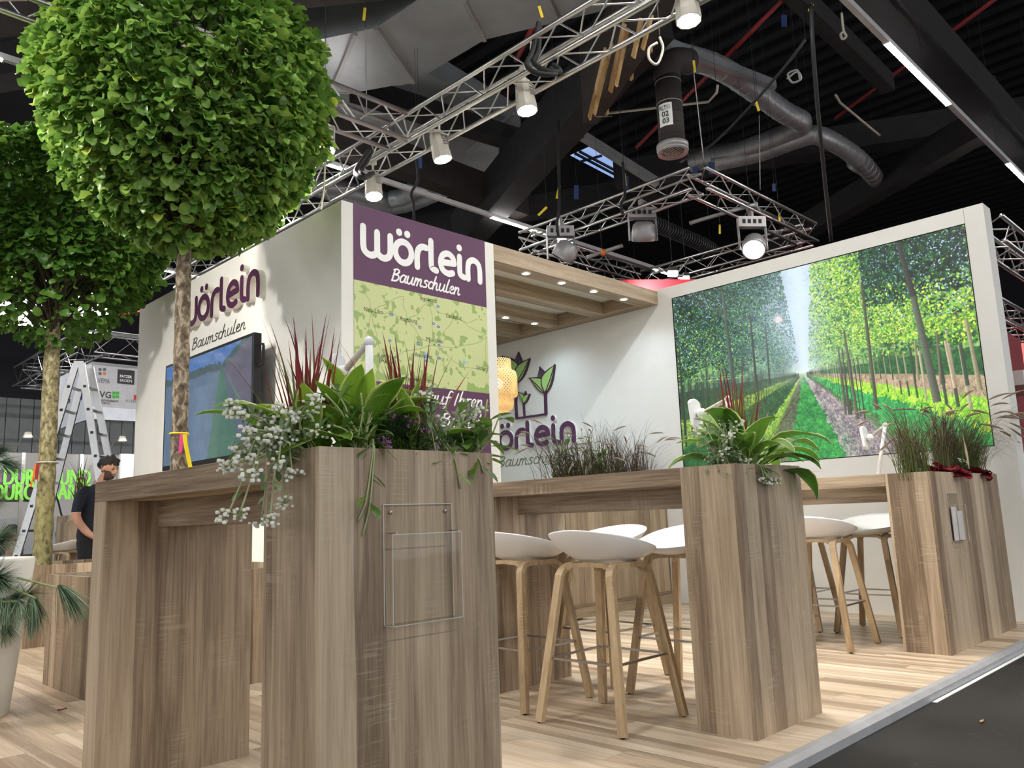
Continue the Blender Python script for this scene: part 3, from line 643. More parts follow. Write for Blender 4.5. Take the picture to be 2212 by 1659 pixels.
# logo on the inner wall
LG = thing('company_logo', 'raised logo of three seedlings over aubergine letters on the inner white wall', 'sign', (XW, 7.4, 2.3))
def lp(px, py): p = onX(px, py, XW); return np.array([-p.y, p.z])
def leafpoly(a, b, bulge, n=10):
    a, b = np.array(a), np.array(b); d = b-a; nn = np.array([-d[1], d[0]]); L = []
    for t in np.linspace(0, 1, n): L.append(a+d*t+nn*bulge[0]*math.sin(math.pi*t**.8))
    for t in np.linspace(1, 0, n)[1:-1]: L.append(a+d*t-nn*bulge[1]*math.sin(math.pi*t**.8))
    return L
def plant_logo(stem, node, tips, sc):
    for i, (tip, bl, mat) in enumerate(tips):
        out = leafpoly(lp(*node), lp(*tip), bl); c = np.mean(out, 0); inn = [c+(p-c)*(1-sc/np.hypot(*(p-c)).clip(.03)) for p in out]
        for mt, poly, d, nm in ((M['purple_dk'], out, .022+.003*i, 'leaf_outline'), (mat, inn, .024+.003*i, 'leaf_fill')):
            m_ = MB(); m_.prism([Vector((XW-.0, -p[0], p[1])) for p in poly][::-1], (-d, 0, 0)); m_.build(nm, mt, LG)
        v = MB(); ribbon(v, [lp(*node), (lp(*node)+lp(*tip))/2+np.array([.01, 0]), lp(*tip)], sc*.7, (XW, 0, 0), LU, UZ, .026+.003*i, .02); v.build('leaf_vein', M['purple_dk'], LG)
G, K = M['leafgreen'], M['logogrey']
plant_logo(None, (1180, 851), [((1168, 793), (.28, .28), K), ((1146, 817), (.10, .36), G), ((1201, 788), (.38, .13), G)], .022)
plant_logo(None, (1118, 829), [((1122, 761), (.26, .26), K), ((1088, 770), (.1, .36), G), ((1147, 775), (.36, .13), G)], .022)
plant_logo(None, (1133, 873), [((1137, 845), (.3, .3), K), ((1122, 847), (.12, .36), G), ((1147, 851), (.36, .14), G)], .011)
st = MB()
for pts, w in (([(1118, 829), (1116, 870), (1118, 904)], .03), ([(1118, 904), (1181, 895)], .026), ([(1181, 895), (1180, 851)], .035), ([(1135, 901), (1133, 873)], .018)):
    ribbon(st, [lp(*p) for p in pts], w, (XW, 0, 0), LU, UZ, .03, 0, sm=False)
st.build('stem', M['purple_dk'], LG)
logotype(LG, (XW, 8.56, 1.925), LU, UZ, 1.88, .262, .045, M['purple'], M['print_white'], .26)
hw = MB(); handwriting(hw, 'Baumschulen', (XW-.0005, 8.16, 1.70), LU, UZ, .092, 1.34, .013, .003, .15); hw.build('lettering', M['olive'], LG)

# ------------------------------------------------------------------ pergola over the meeting corner
PG = thing('pergola', 'oak pergola with white ceiling panel between map tower and right wall', 'pergola', (6.5, 6.7, 3.4))
ZB, ZT = 3.43, WH
for k, y in enumerate((5.333, 6.02, 6.77, 7.44)):
    m_ = MB(); m_.box((TX1, y, ZB), (XW-.002 if k == 0 else 7.66, y+.2, ZT if k == 0 else ZT-.012)); m_.build('beam', M['ox'], PG)
m_ = MB(); m_.box((7.66, 5.535, ZB), (XW-.002, 8.22, ZT-.012)); m_.build('side_rail', M['oy'], PG)
m_ = MB(); m_.box((TX1, 5.535, ZT-.012), (XW-.002, 8.24, ZT+.01)); m_.build('ceiling_panel', M['white'], PG)
DL = [(5.70, 5.43), (6.24, 5.43), (6.77, 5.43), (7.31, 5.43), (6.81, 6.86), (7.32, 6.86), (5.8, 6.86), (6.3, 6.86)]
for x, y in DL:
    o = bpy.data.objects.new('downlight', None)
    m_ = MB(); m_.lathe([(.052, ZB-.001), (.052, ZB-.007), (.038, ZB-.007), (.036, ZB-.002)], (x, y, 0), 20); dlo = m_.build('downlight', M['white'], PG)
    m_ = MB(); m_.lathe([(.0005, ZB-.004), (.037, ZB-.004)], (x, y, 0), 18); m_.build('lens', M['dl'], dlo)
    ld = bpy.data.lights.new('downlight_beam', 'SPOT'); ld.energy = DOWN_W; ld.spot_size = 2.5; ld.spot_blend = .9; ld.shadow_soft_size = .03; ld.color = (.70, .87, 1)
    l = bpy.data.objects.new('downlight_beam', ld); C.objects.link(l); l.location = (x, y, ZB-.03)
# ------------------------------------------------------------------ bar tables with planter ends
TZ = 1.211
def bar_table(label, x0, x1, xp, leg, pl_label):
    """planter box at the aisle end (x0..xp), table (x0..x1) running into the booth"""
    p = thing('planter_box', pl_label, 'planter', (x0, 1.924, 0), 'planter boxes along the platform edge')
    T = .018
    m = MB(); m.box((x0, 1.924, 0), (xp, 1.924+T, TZ)); m.build('front_panel', M['oz'], p)
    m = MB(); m.box((x0, 2.224-T, 0), (xp, 2.224, TZ)); m.build('back_panel', M['oz'], p)
    for x in (x0, xp-T): m = MB(); m.box((x, 1.924+T, 0), (x+T, 2.224-T, TZ)); m.build('side_panel', M['oz'], p)
    m = MB(); m.box((x0+T, 1.924+T, .9), (xp-T, 2.224-T, TZ-.05)); m.build('soil', M['soil'], p)
    t = thing('bar_table', label, 'table', (x0, 2.225, 0), 'oak bar tables behind the planter boxes')
    m = MB(); m.box((x0, 2.225, TZ-.085), (x1, 3.69, TZ)); m.build('tabletop', M['oy'], t, bevel=.0012)
    m = MB(); m.box((x0, 3.555, 0), (x1, 3.69, TZ-.0852)); m.build('end_panel', M['oz'], t, bevel=.0012)
    m = MB(); m.box((x0+.215, 2.226, TZ-.195), (x0+.245, 3.554, TZ-.0855)); m.build('apron', M['oy'], t); m = MB(); m.box((x1-.245, 2.226, TZ-.195), (x1-.215, 3.554, TZ-.0855)); m.build('apron', M['oy'], t)
    return p, t
bar_table('oak bar table with an empty underside running from the planter with everlasting flowers', 1.178, 1.825, 1.825, 1, 'oak planter box in front with a clear leaflet holder and mixed plants on top')
bar_table('oak bar table with four white stools between two planters', 3.362, 4.005, 4.005, 1, 'oak planter box holding large hosta leaves, without any leaflet holder')
bar_table('oak bar table nearest the forest picture with white stools', 5.93, 6.68, 7.50, 1, 'wide oak planter box with fountain grass against the white wall end')

# clear leaflet holders
def glassy(name, a):
    m = N(name); t = m.t; tr = m.n('ShaderNodeBsdfTransparent'); tr.inputs[0].default_value = (.985, .985, .98, 1); g = m.n('ShaderNodeBsdfGlossy'); g.inputs['Roughness'].default_value = .03
    lw = m.n('ShaderNodeLayerWeight'); lw.inputs['Blend'].default_value = .12; mx = m.n('ShaderNodeMixShader'); m.set(mx.inputs[0], m.math('ADD', m.math('MULTIPLY', lw.outputs['Fresnel'], .35), a)); t.links.new(tr.outputs[0], mx.inputs[1]); t.links.new(g.outputs[0], mx.inputs[2]); t.links.new(mx.outputs[0], m.out.inputs[0]); return m.mat
M['acryl'] = glassy('clear_acrylic', .0); M['acryl_edge'] = plain('acrylic_edge', (196, 190, 180), .15, var=.02)
M['glare'] = glassy('acrylic_pocket', .03)
def leaflet_holder(label, x0, x1, z0, z1, y, leaf):
    h = thing('leaflet_holder', label, 'leaflet holder', (x0, y, z0), 'clear leaflet holders')
    m = MB(); m.box((x0, y-.006, z0), (x1, y-.003, z1)); m.build('back_plate', M['acryl'], h)
    zf = z1-.085
    m = MB(); n = 8
    for i in range(n):   # bowed front pocket
        a, c = x0+(x1-x0)*i/n, x0+(x1-x0)*(i+1)/n; ya, yc = y-.045-.004*math.sin(math.pi*i/n), y-.045-.004*math.sin(math.pi*(i+1)/n)
        m.add([(a, ya, z0), (c, yc, z0), (c, yc, zf), (a, ya, zf)], [(0, 1, 2, 3)])
    m.build('front_plate', M['glare'], h, True)
    m = MB(); m.box((x0, y-.048, z0-.001), (x1, y-.003, z0+.002)); m.build('bottom', M['acryl'], h)
    m = MB(); e = .0011
    for a, b in (((x0, y-.047, z0), (x0, y-.047, zf)), ((x1, y-.047, z0), (x1, y-.047, zf)), ((x0, y-.005, z0), (x0, y-.005, z1)), ((x1, y-.005, z0), (x1, y-.005, z1)), ((x0, y-.005, z1), (x1, y-.005, z1)), ((x0, y-.047, z0), (x1, y-.047, z0)), ((x0, y-.047, z0), (x0, y-.004, z0)), ((x1, y-.047, z0), (x1, y-.004, z0)), ((x0, y-.047, zf), (x1, y-.047, zf))): m.bar(a, b, 2*e, 2*e)
    m.build('polished_edge', M['acryl_edge'], h)
    for x in (x0+.025, x1-.025):
        m = MB(); m.lathe([(.0004, .003), (.005, .002), (.0055, 0)], (x, y-.006, z1-.022), 10, Matrix.Rotation(math.pi/2, 3, 'X')); m.build('screw', M['chrome'], h)
    for x in (x0+.012, x1-.012):
        m = MB(); m.tube([(x, y-.003, zf+.004), (x, y-.05, zf+.004)], .0012, 6); m.ball((x, y-.05, zf+.004), .003, 6); m.build('pin', M['chrome'], h)
    if leaf:
        for k, xo in enumerate((.03, .12)):
            m = MB(); m.box((x0+xo, y-.018-.009*k, z0+.006), (x0+xo+.10, y-.012-.009*k, z0+.24-.03*k)); m.build('leaflet', plain('leaflet_paper', (206, 202, 200), .5), h)
leaflet_holder('large clear acrylic leaflet holder, empty, screwed to the front planter', 1.385, 1.64, .715, 1.05, 1.924, False)
leaflet_holder('clear acrylic leaflet holder with pale leaflets on the wide planter by the wall', 6.20, 6.44, .725, 1.06, 1.924, True)

# ------------------------------------------------------------------ bar stools
def stool_parts():
    """shell, legs and foot ring of one stool facing +X, around the origin"""
    n, rn = 40, 9; V = []; F = []
    def pt(r, t, lift):
        back = (1-math.cos(t))/2                                # t = pi at the back
        sx = .235 if math.cos(t) > 0 else .255; x = sx*math.cos(t); y = .262*math.sin(t)
        e = 2.5; rr = 1/((abs(math.cos(t))**e+abs(math.sin(t))**e)**(1/e)); x *= rr; y *= rr
        zr = .815+.115*back**1.25-.012*max(0, math.cos(t))**4
        zc = .778; z = zc+(zr-zc)*r**2.3
        return Vector((x*r, y*r, z+lift))
    for s, lift in ((0, 0), (1, -.013)):
        b = len(V); V.append(pt(0, 0, lift))
        for i in range(1, rn+1):
            for k in range(n):
                r = i/rn; p = pt(r, 2*math.pi*k/n, lift*(1 if r < .99 else .62)); 
                if s: p.x *= 1-.004; p.y *= 1-.004; p.z -= .016*(1-r**3)
                V.append(p)
        for k in range(n): F.append((b, b+1+k, b+1+(k+1) % n) if not s else (b, b+1+(k+1) % n, b+1+k))
        for i in range(rn-1):
            for k in range(n):
                q = (b+1+i*n+k, b+1+(i+1)*n+k, b+1+(i+1)*n+(k+1) % n, b+1+i*n+(k+1) % n); F.append(q if not s else q[::-1])
    o1, o2 = 1+(rn-1)*n, 1+rn*n+1+(rn-1)*n
    for k in range(n): F.append((o1+k, o2+k, o2+(k+1) % n, o1+(k+1) % n))
    m = MB(); m.add(V, F); parts = [('seat', m.mesh('seat', M['shell'], True), None)]
    foot, top = .252, .150
    for sx, sy in ((-1, -1), (1, -1), (-1, 1), (1, 1)):
        a = Vector((sx*foot, sy*foot, .006)); bnd = Vector((sx*(top+.010), sy*(top+.010), .705)); 
        pts = [a, a.lerp(bnd, .5), bnd]
        c = Vector((sx*(top-.004), sy*top, .738)); hub = Vector((sx*(top-.055), sy*(top-.004), .750)); end = Vector((0, sy*(top-.004), .750))
        for t in (.25, .5, .75, 1): pts.append(bnd*(1-t)**2+c*2*t*(1-t)+hub*t*t)
        pts.append(end)
        m = MB(); m.rect(pts, .042, .027, (0, 1, 0)); me = m.mesh('leg', M['bent'])
        g = MB(); g.lathe([(.0005, 0), (.010, 0), (.010, .007)], (a.x, a.y, 0), 10); parts.append(('leg', me, ('glide', g.mesh('glide', M['rubber']))))
    for sx in (-1, 1):
        m = MB(); m.rect([(sx*.128, -.148, .728), (sx*.122, -.10, .752), (sx*.12, 0, .757), (sx*.122, .10, .752), (sx*.128, .148, .728)], .034, .022, (1, 0, 0)); parts.append(('cross_rail', m.mesh('cross_rail', M['bent']), None))
    k = foot+(top-foot)*.305/.705; m = MB(); z = .305
    P = [(-k, -k, z), (k, -k, z), (k, k, z), (-k, k, z)]
    for i in range(4): m.bar(P[i], P[(i+1) % 4], .011, .011)
    parts.append(('footrest', m.mesh('footrest', M['chrome']), None)); return parts
SP = stool_parts()
def stool(label, x, y, rz, z=0, group='white bar stools at the oak tables'):
    t = thing('bar_stool', label, 'stool', (x, y, z), group); t.rotation_euler.z = rz
    for n_, me, sub in SP:
        o = place(n_, me, t)
        if sub: place(sub[0], sub[1], o)
    return t
stool('white shell bar stool nearest the hosta planter, on the near side of its table', 3.285, 2.665, .02)
stool('white shell bar stool half hidden by the front planter, near side of the middle table', 3.36, 3.33, -.03)
stool('white shell bar stool beside the hosta planter, on the far side of the middle table', 4.06, 2.70, math.pi+.02)
stool('white shell bar stool in the middle of the group, far side of the middle table', 4.13, 3.34, math.pi-.05)
stool('white shell bar stool in front of the white wall, near side of the last table', 5.93, 2.745, .03)
stool('white shell bar stool seen only by its rim, near side of the last table', 6.0, 3.32, 0)
stool('white shell bar stool next to the fountain grass planter, far side of the last table', 6.78, 2.70, math.pi)
stool('white shell bar stool of which little shows, deepest at the last table', 6.73, 3.34, math.pi+.05)

# ------------------------------------------------------------------ big display on the tower wall
TVT = thing('display', 'large black interactive display showing a field lane under blue sky', 'display', (TVX, 7.4, 2.2))
ya, yb = onX(358, 787, TVX).y, onX(546, 850, TVX).y; za = onX(552, 985, TVX).z; zb = onX(546, 718, TVX).z
m = MB(); m.box((TVX, yb, za), (TVX+.075, ya, zb)); m.build('housing', M['black'], TVT, bevel=.004)
bz = .028; tvim = paint_tv(ya-bz, yb+bz, za+.045, zb-bz)
picture('screen', [(TVX-.001, ya-bz, za+.045), (TVX-.001, yb+bz, za+.045), (TVX-.001, yb+bz, zb-bz), (TVX-.001, ya-bz, zb-bz)], pic_mat('display_screen', tvim, .62, .12), TVT, (-1, 0, 0), .004)
for y in (yb-.0, ):
    m = MB(); m.rect([(TVX+.05, y+.01, zb-.10), (TVX+.06, y-.055, zb-.105), (TVX+.06, y-.062, zb-.13), (TVX+.06, y-.062, zb-.26), (TVX+.06, y-.055, zb-.285), (TVX+.05, y+.01, zb-.29)], .02, .014, (1, 0, 0)); m.build('handle', M['black'], TVT)
m = MB(); m.box((TVX+.02, yb-.03, za+.15), (TVX+.07, yb+.002, za+.55)); m.build('connector_box', M['black'], TVT)
m = MB(); m.box((TVX+.0752, yb+.5, za+.2), (TX0-.001, ya-.5, zb-.2)); m.build('wall_bracket', M['black'], TVT)

# ------------------------------------------------------------------ troughs for the trees
def trough(label, x0, x1, y0, y1, z):
    t = thing('tree_trough', label, 'planter', (x0, y0, 0), 'low oak troughs for the trees'); T = .02
    for nm, a, b in (('front_panel', (x0, y0, 0), (x1, y0+T, z)), ('back_panel', (x0, y1-T, 0), (x1, y1, z)), ('side_panel', (x0, y0+T, 0), (x0+T, y1-T, z)), ('side_panel', (x1-T, y0+T, 0), (x1, y1-T, z))):
        m = MB(); m.box(a, b); m.build(nm, M['oz'], t)
    m = MB(); m.box((x0+T, y0+T, .2), (x1-T, y1-T, z-.22)); m.build('soil', M['soil'], t)
trough('low oak trough with the tall sheared tree in front of the display', 1.755, 3.15, 5.1, 6.36, .73)
trough('low oak trough with the smaller tree beyond the first one', 1.76, 3.3, 8.44, 9.58, .725)
# planter partition in the pergola opening
t = thing('partition_planter', 'long oak planter of grasses closing the pergola corner beside the white wall', 'planter', (6.2, 5.4, 0)); x0, x1, y0, y1, z = 6.17, 7.84, 5.40, 5.72, 1.08
for nm, a, b in (('plinth', (x0+.005, y0-.012, 0), (x1, y1, .13)), ('front_panel', (x0, y0, .1302), (x1, y0+.02, z)), ('back_panel', (x0, y1-.02, .1302), (x1, y1, z)), ('side_panel', (x0, y0+.0205, .1302), (x0+.02, y1-.0205, z)), ('side_panel', (x1-.02, y0+.0205, .1302), (x1, y1-.0205, z))):
    m = MB(); m.box(a, b); m.build(nm, M['oz'] if nm != 'plinth' else M['ox'], t)
m = MB(); m.box((x0+.021, y0+.021, .7), (x1-.021, y1-.021, z-.04)); m.build('soil', M['soil'], t)

# rattan pendant
rt = N('woven_rattan'); uvc = rt.coord('UV', (34, 22, 1)); sp = rt.t.nodes.new('ShaderNodeSeparateXYZ'); rt.set(sp.inputs[0], uvc)
wa = rt.math('ABSOLUTE', rt.math('SUBTRACT', rt.math('FRACT', rt.math('ADD', sp.outputs[0], sp.outputs[1])), .5)); wb = rt.math('ABSOLUTE', rt.math('SUBTRACT', rt.math('FRACT', rt.math('SUBTRACT', sp.outputs[0], sp.outputs[1])), .5))
mk = rt.math('MAXIMUM', rt.math('GREATER_THAN', wa, .27), rt.math('GREATER_THAN', wb, .27)); rc = rt.mix(rt.noise(uvc, 3, 2), S(206, 158, 92), S(238, 204, 146))
rt.done(rc, .6); rt.set(rt.b.inputs['Emission Color'], S(255, 206, 130)); rt.b.inputs['Emission Strength'].default_value = .22
mx = rt.n('ShaderNodeMixShader'); tb = rt.n('ShaderNodeBsdfTransparent'); rt.set(mx.inputs[0], mk); rt.t.links.new(tb.outputs[0], mx.inputs[1]); rt.t.links.new(rt.b.outputs[0], mx.inputs[2]); rt.t.links.new(mx.outputs[0], rt.out.inputs[0])
pc = atD(1076, 833, 8.4); pd = thing('pendant_lamp', 'woven rattan pendant lamp of three tiers hanging under the pergola', 'lamp', (pc.x, pc.y, ZB))
kk = 8.4/F_; zt, zb2 = pc.z+57*kk, pc.z-57*kk
prof = [(29*kk, zt), (30*kk, zt-20*kk), (31*kk, zt-24*kk), (39*kk, zt-28*kk), (42*kk, zt-40*kk), (42*kk, zt-78*kk), (40*kk, zt-82*kk), (32*kk, zt-83*kk), (33*kk, zt-98*kk), (30*kk, zt-108*kk), (22*kk, zb2)]
def lathe_uv(name, prof, c, mat, parent, n=36):
    o = world_of(parent); V = []; U = []; F = []; L = 0
    for i, (r, z) in enumerate(prof):
        if i: L += math.hypot(r-prof[i-1][0], z-prof[i-1][1])
        for k in range(n+1): a = 2*math.pi*k/n; V.append((c[0]+r*math.cos(a)-o.x, c[1]+r*math.sin(a)-o.y, z-o.z)); U.append((k/n, L*1.2))
    for i in range(len(prof)-1):
        for k in range(n): F.append((i*(n+1)+k, i*(n+1)+k+1, (i+1)*(n+1)+k+1, (i+1)*(n+1)+k))
    return place(name, np_mesh(name, V, F, mat, True, None, U), parent)
lathe_uv('shade', prof, pc, rt.mat, pd)
m = MB(); m.ball((pc.x, pc.y, pc.z+.02), .055, 12); m.build('bulb', glow('bulb_glow', (1, .72, .38), 5), pd, True)
m = MB(); m.tube([(pc.x, pc.y, pc.z+.07), (pc.x, pc.y, ZB)], .004, 6); m.build('cable', M['cable'], pd)
m = MB(); 
for a in (0, 2.1, 4.2): m.tube([(pc.x, pc.y, zt-.02), (pc.x+29*kk*math.cos(a), pc.y+29*kk*math.sin(a), zt)], .003, 5)
m.build('spider', M['cable'], pd)

# lidded tablet arms on the booth tables (white holders on bent arms)
def tablet_arm(label, base, elbow, head, tilt, rx=.06, hz=.17, yaw=0):
    t = thing('tablet_arm', label, 'stand', base, 'white tablet holders on jointed arms')
    m = MB(); m.lathe([(.0005, .012), (.05, .012), (.055, 0), (.0005, 0)], base, 18); m.build('base', M['shell'], t)
    m = MB(); m.tube([base, elbow], .014, 10); m.ball(elbow, .02, 10); m.build('lower_arm', M['shell'], t, True)
    m = MB(); m.tube([elbow, head], .012, 10); m.build('upper_arm', M['lamp'], t, True)
    m = MB(); m.ball(head, .03, 12); m.build('joint', M['shell'], t, True)
    n_ = (Vector(head)-Vector(elbow)); n_.z = 0; n_.normalize(); s = Vector((-n_.y, n_.x, 0)); up = (UZ+n_*tilt).normalized(); o = Vector(head)+n_*.03
    loop = [o+s*(rx*math.cos(a)*(1-.12*abs(math.sin(a)) ))+up*(hz*math.sin(a)*(1 if abs(math.sin(a)) < .8 else .97)) for a in np.linspace(0, 2*math.pi, 24, False)]
    loop = [o+s*max(-rx*.9, min(rx*.9, (p-o).dot(s)*1.5))+up*((p-o).dot(up)) for p in loop]
    m = MB(); m.prism(loop, n_*.022); m.build('holder', M['shell'], t, bevel=.003)
tablet_arm('white tablet holder on a bent arm standing on the middle table', (3.95, 2.34, TZ), onX(1573, 862, 3.95), onX(1516, 893, 3.95), .1, .055, .092)
tablet_arm('white tablet holder on a grey arm seen through the grasses of the front planter', (1.66, 2.37, TZ), onX(797, 738, 1.64), onX(742, 806, 1.64), .0, .034, .085)
tablet_arm('white tablet holder half hidden in the fountain grass', (6.45, 2.47, TZ), onX(1912, 918, 6.5), onX(1880, 945, 6.5), .1, .06, .1)

# ------------------------------------------------------------------ white pot with the pine
cpt = Vector((1.03, 5.62, 0))
pt_ = thing('plant_pot', 'tall tapered white pot with the young pine', 'pot', cpt)
m = MB(); m.lathe([(.0005, 0), (.335, 0), (.345, .02), (.43, .86), (.425, .875), (.40, .875), (.395, .80), (.0005, .79)], cpt, 48); m.build('body', M['pot'], pt_, True)
q = atD(26, 1237, 4.62); m = MB(); m.tube([q+Vector((0, 0, .03)), q, q+Vector((0, 0, -.085))], .006, 6); m.build('hook', M['chrome'], pt_)

# ------------------------------------------------------------------ trusses
um = MB(); um.tube([(0, 0, 0), (0, 0, 1)], 1, 6); rod6 = um.mesh('brace', M['alu'], True)
def rod(name, p, q, r, parent, me=rod6):
    p, q = Vector(p), Vector(q); d = q-p
    Mx = Matrix.Translation(p-world_of(parent)) @ d.to_track_quat('Z', 'Y').to_matrix().to_4x4() @ Matrix.Diagonal((r, r, d.length, 1))
    return place(name, me, parent, Mx)
def truss(label, p, q, a=.29, parent=None, mats='alu', group='aluminium trusses', pitch=.30, name='truss', faces=4, joined=False):
    p, q = Vector(p), Vector(q); t = parent or thing(name, label, 'truss', p, group)
    d = (q-p).normalized(); s = d.cross(UZ).normalized()*a/2; u = UZ*a/2; L = (q-p).length; K = [s+u, -s+u, -s-u, s-u]
    for k in K: m = MB(); m.tube([p+k, q+k], .0245, 10); m.build('chord', M[mats], t, True)
    n = max(2, int(L/pitch)); jb = MB()
    for fi in range(faces):
        A, B = K[fi], K[(fi+1) % 4]
        for i in range(n):
            x, y = p+d*(L*i/n), p+d*(L*(i+1)/n); c0, c1 = (x+A, y+B) if i % 2 == 0 else (x+B, y+A)
            if joined: jb.tube([c0, c1], .0085, 5, False)
            else: rod('brace', c0, c1, .0085, t)
    if joined: tag(jb.build('braces', M[mats], t, True), kind='stuff')
    return t
TX, TZz, BY0 = 4.88, 4.94, 6.22
main = truss('long aluminium truss with white spotlights running over the map tower', (TX, .4, TZz), (TX, 12.5, TZz))
br = truss('aluminium truss branching off the long one and passing behind the big tree', (-3.2, BY0, TZz), (TX-.15, BY0, TZz), group='aluminium trusses')
truss('far aluminium truss edge facing the booth with the two studio lamps', (8.95, 5.35, 5.3), (8.95, 8.5, 5.3), pitch=.33, group='neighbouring truss frame')
truss('far aluminium truss edge running above the white picture wall', (8.95, 5.35, 5.3), (12.2, 5.35, 5.3), pitch=.33, group='neighbouring truss frame')
truss('far aluminium truss edge low behind the oak pergola', (8.95, 8.5, 5.3), (12.2, 8.5, 5.3), pitch=.33, group='neighbouring truss frame')
truss('far aluminium truss edge deepest of the neighbouring frame', (12.2, 5.35, 5.3), (12.2, 8.5, 5.3), pitch=.33, group='neighbouring truss frame')

# ------------------------------------------------------------------ truss spotlights
def spot(label, p, aim, lit=1.0, light=True, sc=1.0, group='white truss spotlights', ang=1.25):
    """p: centre of the lens; body hangs above it"""
    p = Vector(p); t = thing('spotlight', label, 'spotlight', (p.x, p.y, p.z+.34*sc), group)
    d = (Vector(aim)-p).normalized(); ax = -d; Q = Vector((0, 0, 1)).rotation_difference((ax*.45+UZ*.55).normalized()).to_matrix()
    m = MB(); m.lathe([(.0005, .30*sc), (.062*sc, .30*sc), (.075*sc, .27*sc), (.092*sc, .10*sc), (.096*sc, .07*sc), (.098*sc, .0), (.09*sc, 0), (.088*sc, .012)], p, 10, Q); m.build('housing', M['lamp'], t)
    m = MB(); m.lathe([(.0005, .008), (.088*sc, .008)], p, 18, Q); m.build('lens', M['lens'], t)
    for k in range(4):
        e = Q @ Vector((.0, -.094*sc, .13*sc+k*.03*sc)); r_ = Q @ Vector((1, 0, 0)); u_ = Q @ Vector((0, 0, 1)); 
        m = MB(); m.bar(p+e-r_*.03*sc, p+e+r_*.03*sc, .012*sc, .006, u_); m.build('cooling_slot', M['greymetal'], t)
    m = MB(); h = p+UZ*.36*sc
    for sd in (-1, 1):
        e = Q @ Vector((sd*.108*sc, 0, .14*sc)); m.rect([p+e, p+e+UZ*.16*sc], .02*sc, .005, (0, 1, 0))
    e = Q @ Vector((0, 0, .14*sc)); m.box((p.x+e.x-.11*sc, p.y+e.y-.01, p.z+e.z+.155*sc), (p.x+e.x+.11*sc, p.y+e.y+.01, p.z+e.z+.165*sc)); m.build('yoke', M['lamp'], t)
    m = MB(); m.tube([p+e+UZ*.16*sc, p+e+UZ*.27*sc], .012, 6); m.box((p.x+e.x-.03, p.y+e.y-.03, p.z+e.z+.25*sc), (p.x+e.x+.03, p.y+e.y+.03, p.z+e.z+.30*sc)); m.build('clamp', M['lamp'], t)
    m = MB(); m.tube(smooth_pts([p+e+UZ*.1*sc+Vector((.05, .05, 0)), p+e+UZ*.2*sc+Vector((.09, .03, 0)), p+e+UZ*.3*sc+Vector((.02, .06, 0))], 4), .006, 5); m.build('cable', M['cable'], t)
    if light:
        ld = bpy.data.lights.new('spotlight_beam', 'SPOT'); ld.energy = SPOT_W*lit; ld.spot_size = ang; ld.spot_blend = .7; ld.shadow_soft_size = .07; ld.color = WARM
        l = bpy.data.objects.new('spotlight_beam', ld); C.objects.link(l); l.location = p+d*.03; l.rotation_euler = d.to_track_quat('-Z', 'Y').to_euler()
zl = 3.86
def on_main(px, py): q = onX(px, py, TX+.05); return Vector((TX+.05, q.y, q.z))
spot('white truss spotlight at the upper edge of the picture above the broken timber', on_main(1488, 46), (4.7, 2.2, 0))
spot('white truss spotlight hanging next to the black slings', on_main(1139, 240), (4.9, 3.2, 0))
spot('white truss spotlight close to the truss junction', on_main(957, 345), (6.6, 4.0, 0))
spot('white truss spotlight hanging right above the aubergine map panel', on_main(808, 425), (3.9, 4.3, 0), .8)
q = onY(702, 326, BY0-.05); spot('white truss spotlight beside the edge of the big tree', (q.x, BY0-.05, q.z), (2.6, 3.2, 0))
spot('white truss spotlight on the branch truss hidden by the big tree crown', (.55, BY0, 4.5), (3.46, 7.6, 2.3), 1.3)
spot('white truss spotlight far out on the branch truss beyond the picture', (-.6, BY0, 4.5), (1.7, 5.4, 3.5), 1.5)
spot('added unseen truss spotlight on the branch truss brightening the far trough', (.1, BY0, 4.5), (2.3, 8.5, .35), 1.2)  # added lamp out of view, brightens the trough front
spot('added unseen truss spotlight at the outer end of the branch truss, brightening the floor', (-1.6, BY0, 4.5), (1.0, 7.4, 0), 1.5)  # added lamp out of view, brightens the floor on the left
spot('white truss spotlight nearest the aisle, above the picture edge', (TX+.05, 1.0, 4.5), (5.3, 1.9, 0), 1.0)
for i, (px, py) in enumerate([(605, 470), (520, 535)]):
    q = onX(px, py, TX+.1); spot(('dim white spotlight just above the white wall edge', 'dim white spotlight lowest above the sloping wall edge')[i], (TX+.1, q.y, q.z), (6, q.y, 0), .25, i == 0)
# black slings and chains over the trusses
def sling(label, pts, r, mat='strap', cat='sling', name='sling', group='slings and cables under the roof'):
    m = MB(); m.tube(smooth_pts(pts, 6), r, 7); o = m.build(name, M[mat], None, True); o.location = pts[0]; me = o.data
    for v in me.vertices: v.co -= Vector(pts[0])
    return tag(o, label, cat, group)
def A_(px, py, d): return atD(px, py, d)
sling('black sling looped down around the long truss next to a spotlight', [A_(1163, 50, 7.13), A_(1150, 110, 6.91), A_(1138, 140, 6.70), A_(1160, 158, 6.59), A_(1200, 160, 6.70), A_(1190, 148, 7.13)], .022)
sling('second black sling around the long truss, hanging beside the first', [A_(1166, 55, 7.24), A_(1163, 110, 7.02), A_(1153, 135, 6.80), A_(1178, 152, 6.70), A_(1210, 155, 6.80), A_(1196, 140, 7.24)], .022)
sling('black sling around the truss junction above the map panel', [A_(797, 326, 7.56), A_(780, 350, 7.34), A_(768, 372, 7.24), A_(785, 385, 7.13), A_(800, 375, 7.45)], .022)
sling('second black sling at the truss junction above the map panel', [A_(803, 326, 7.67), A_(790, 352, 7.45), A_(778, 370, 7.34), A_(792, 382, 7.24), A_(806, 374, 7.56)], .022)
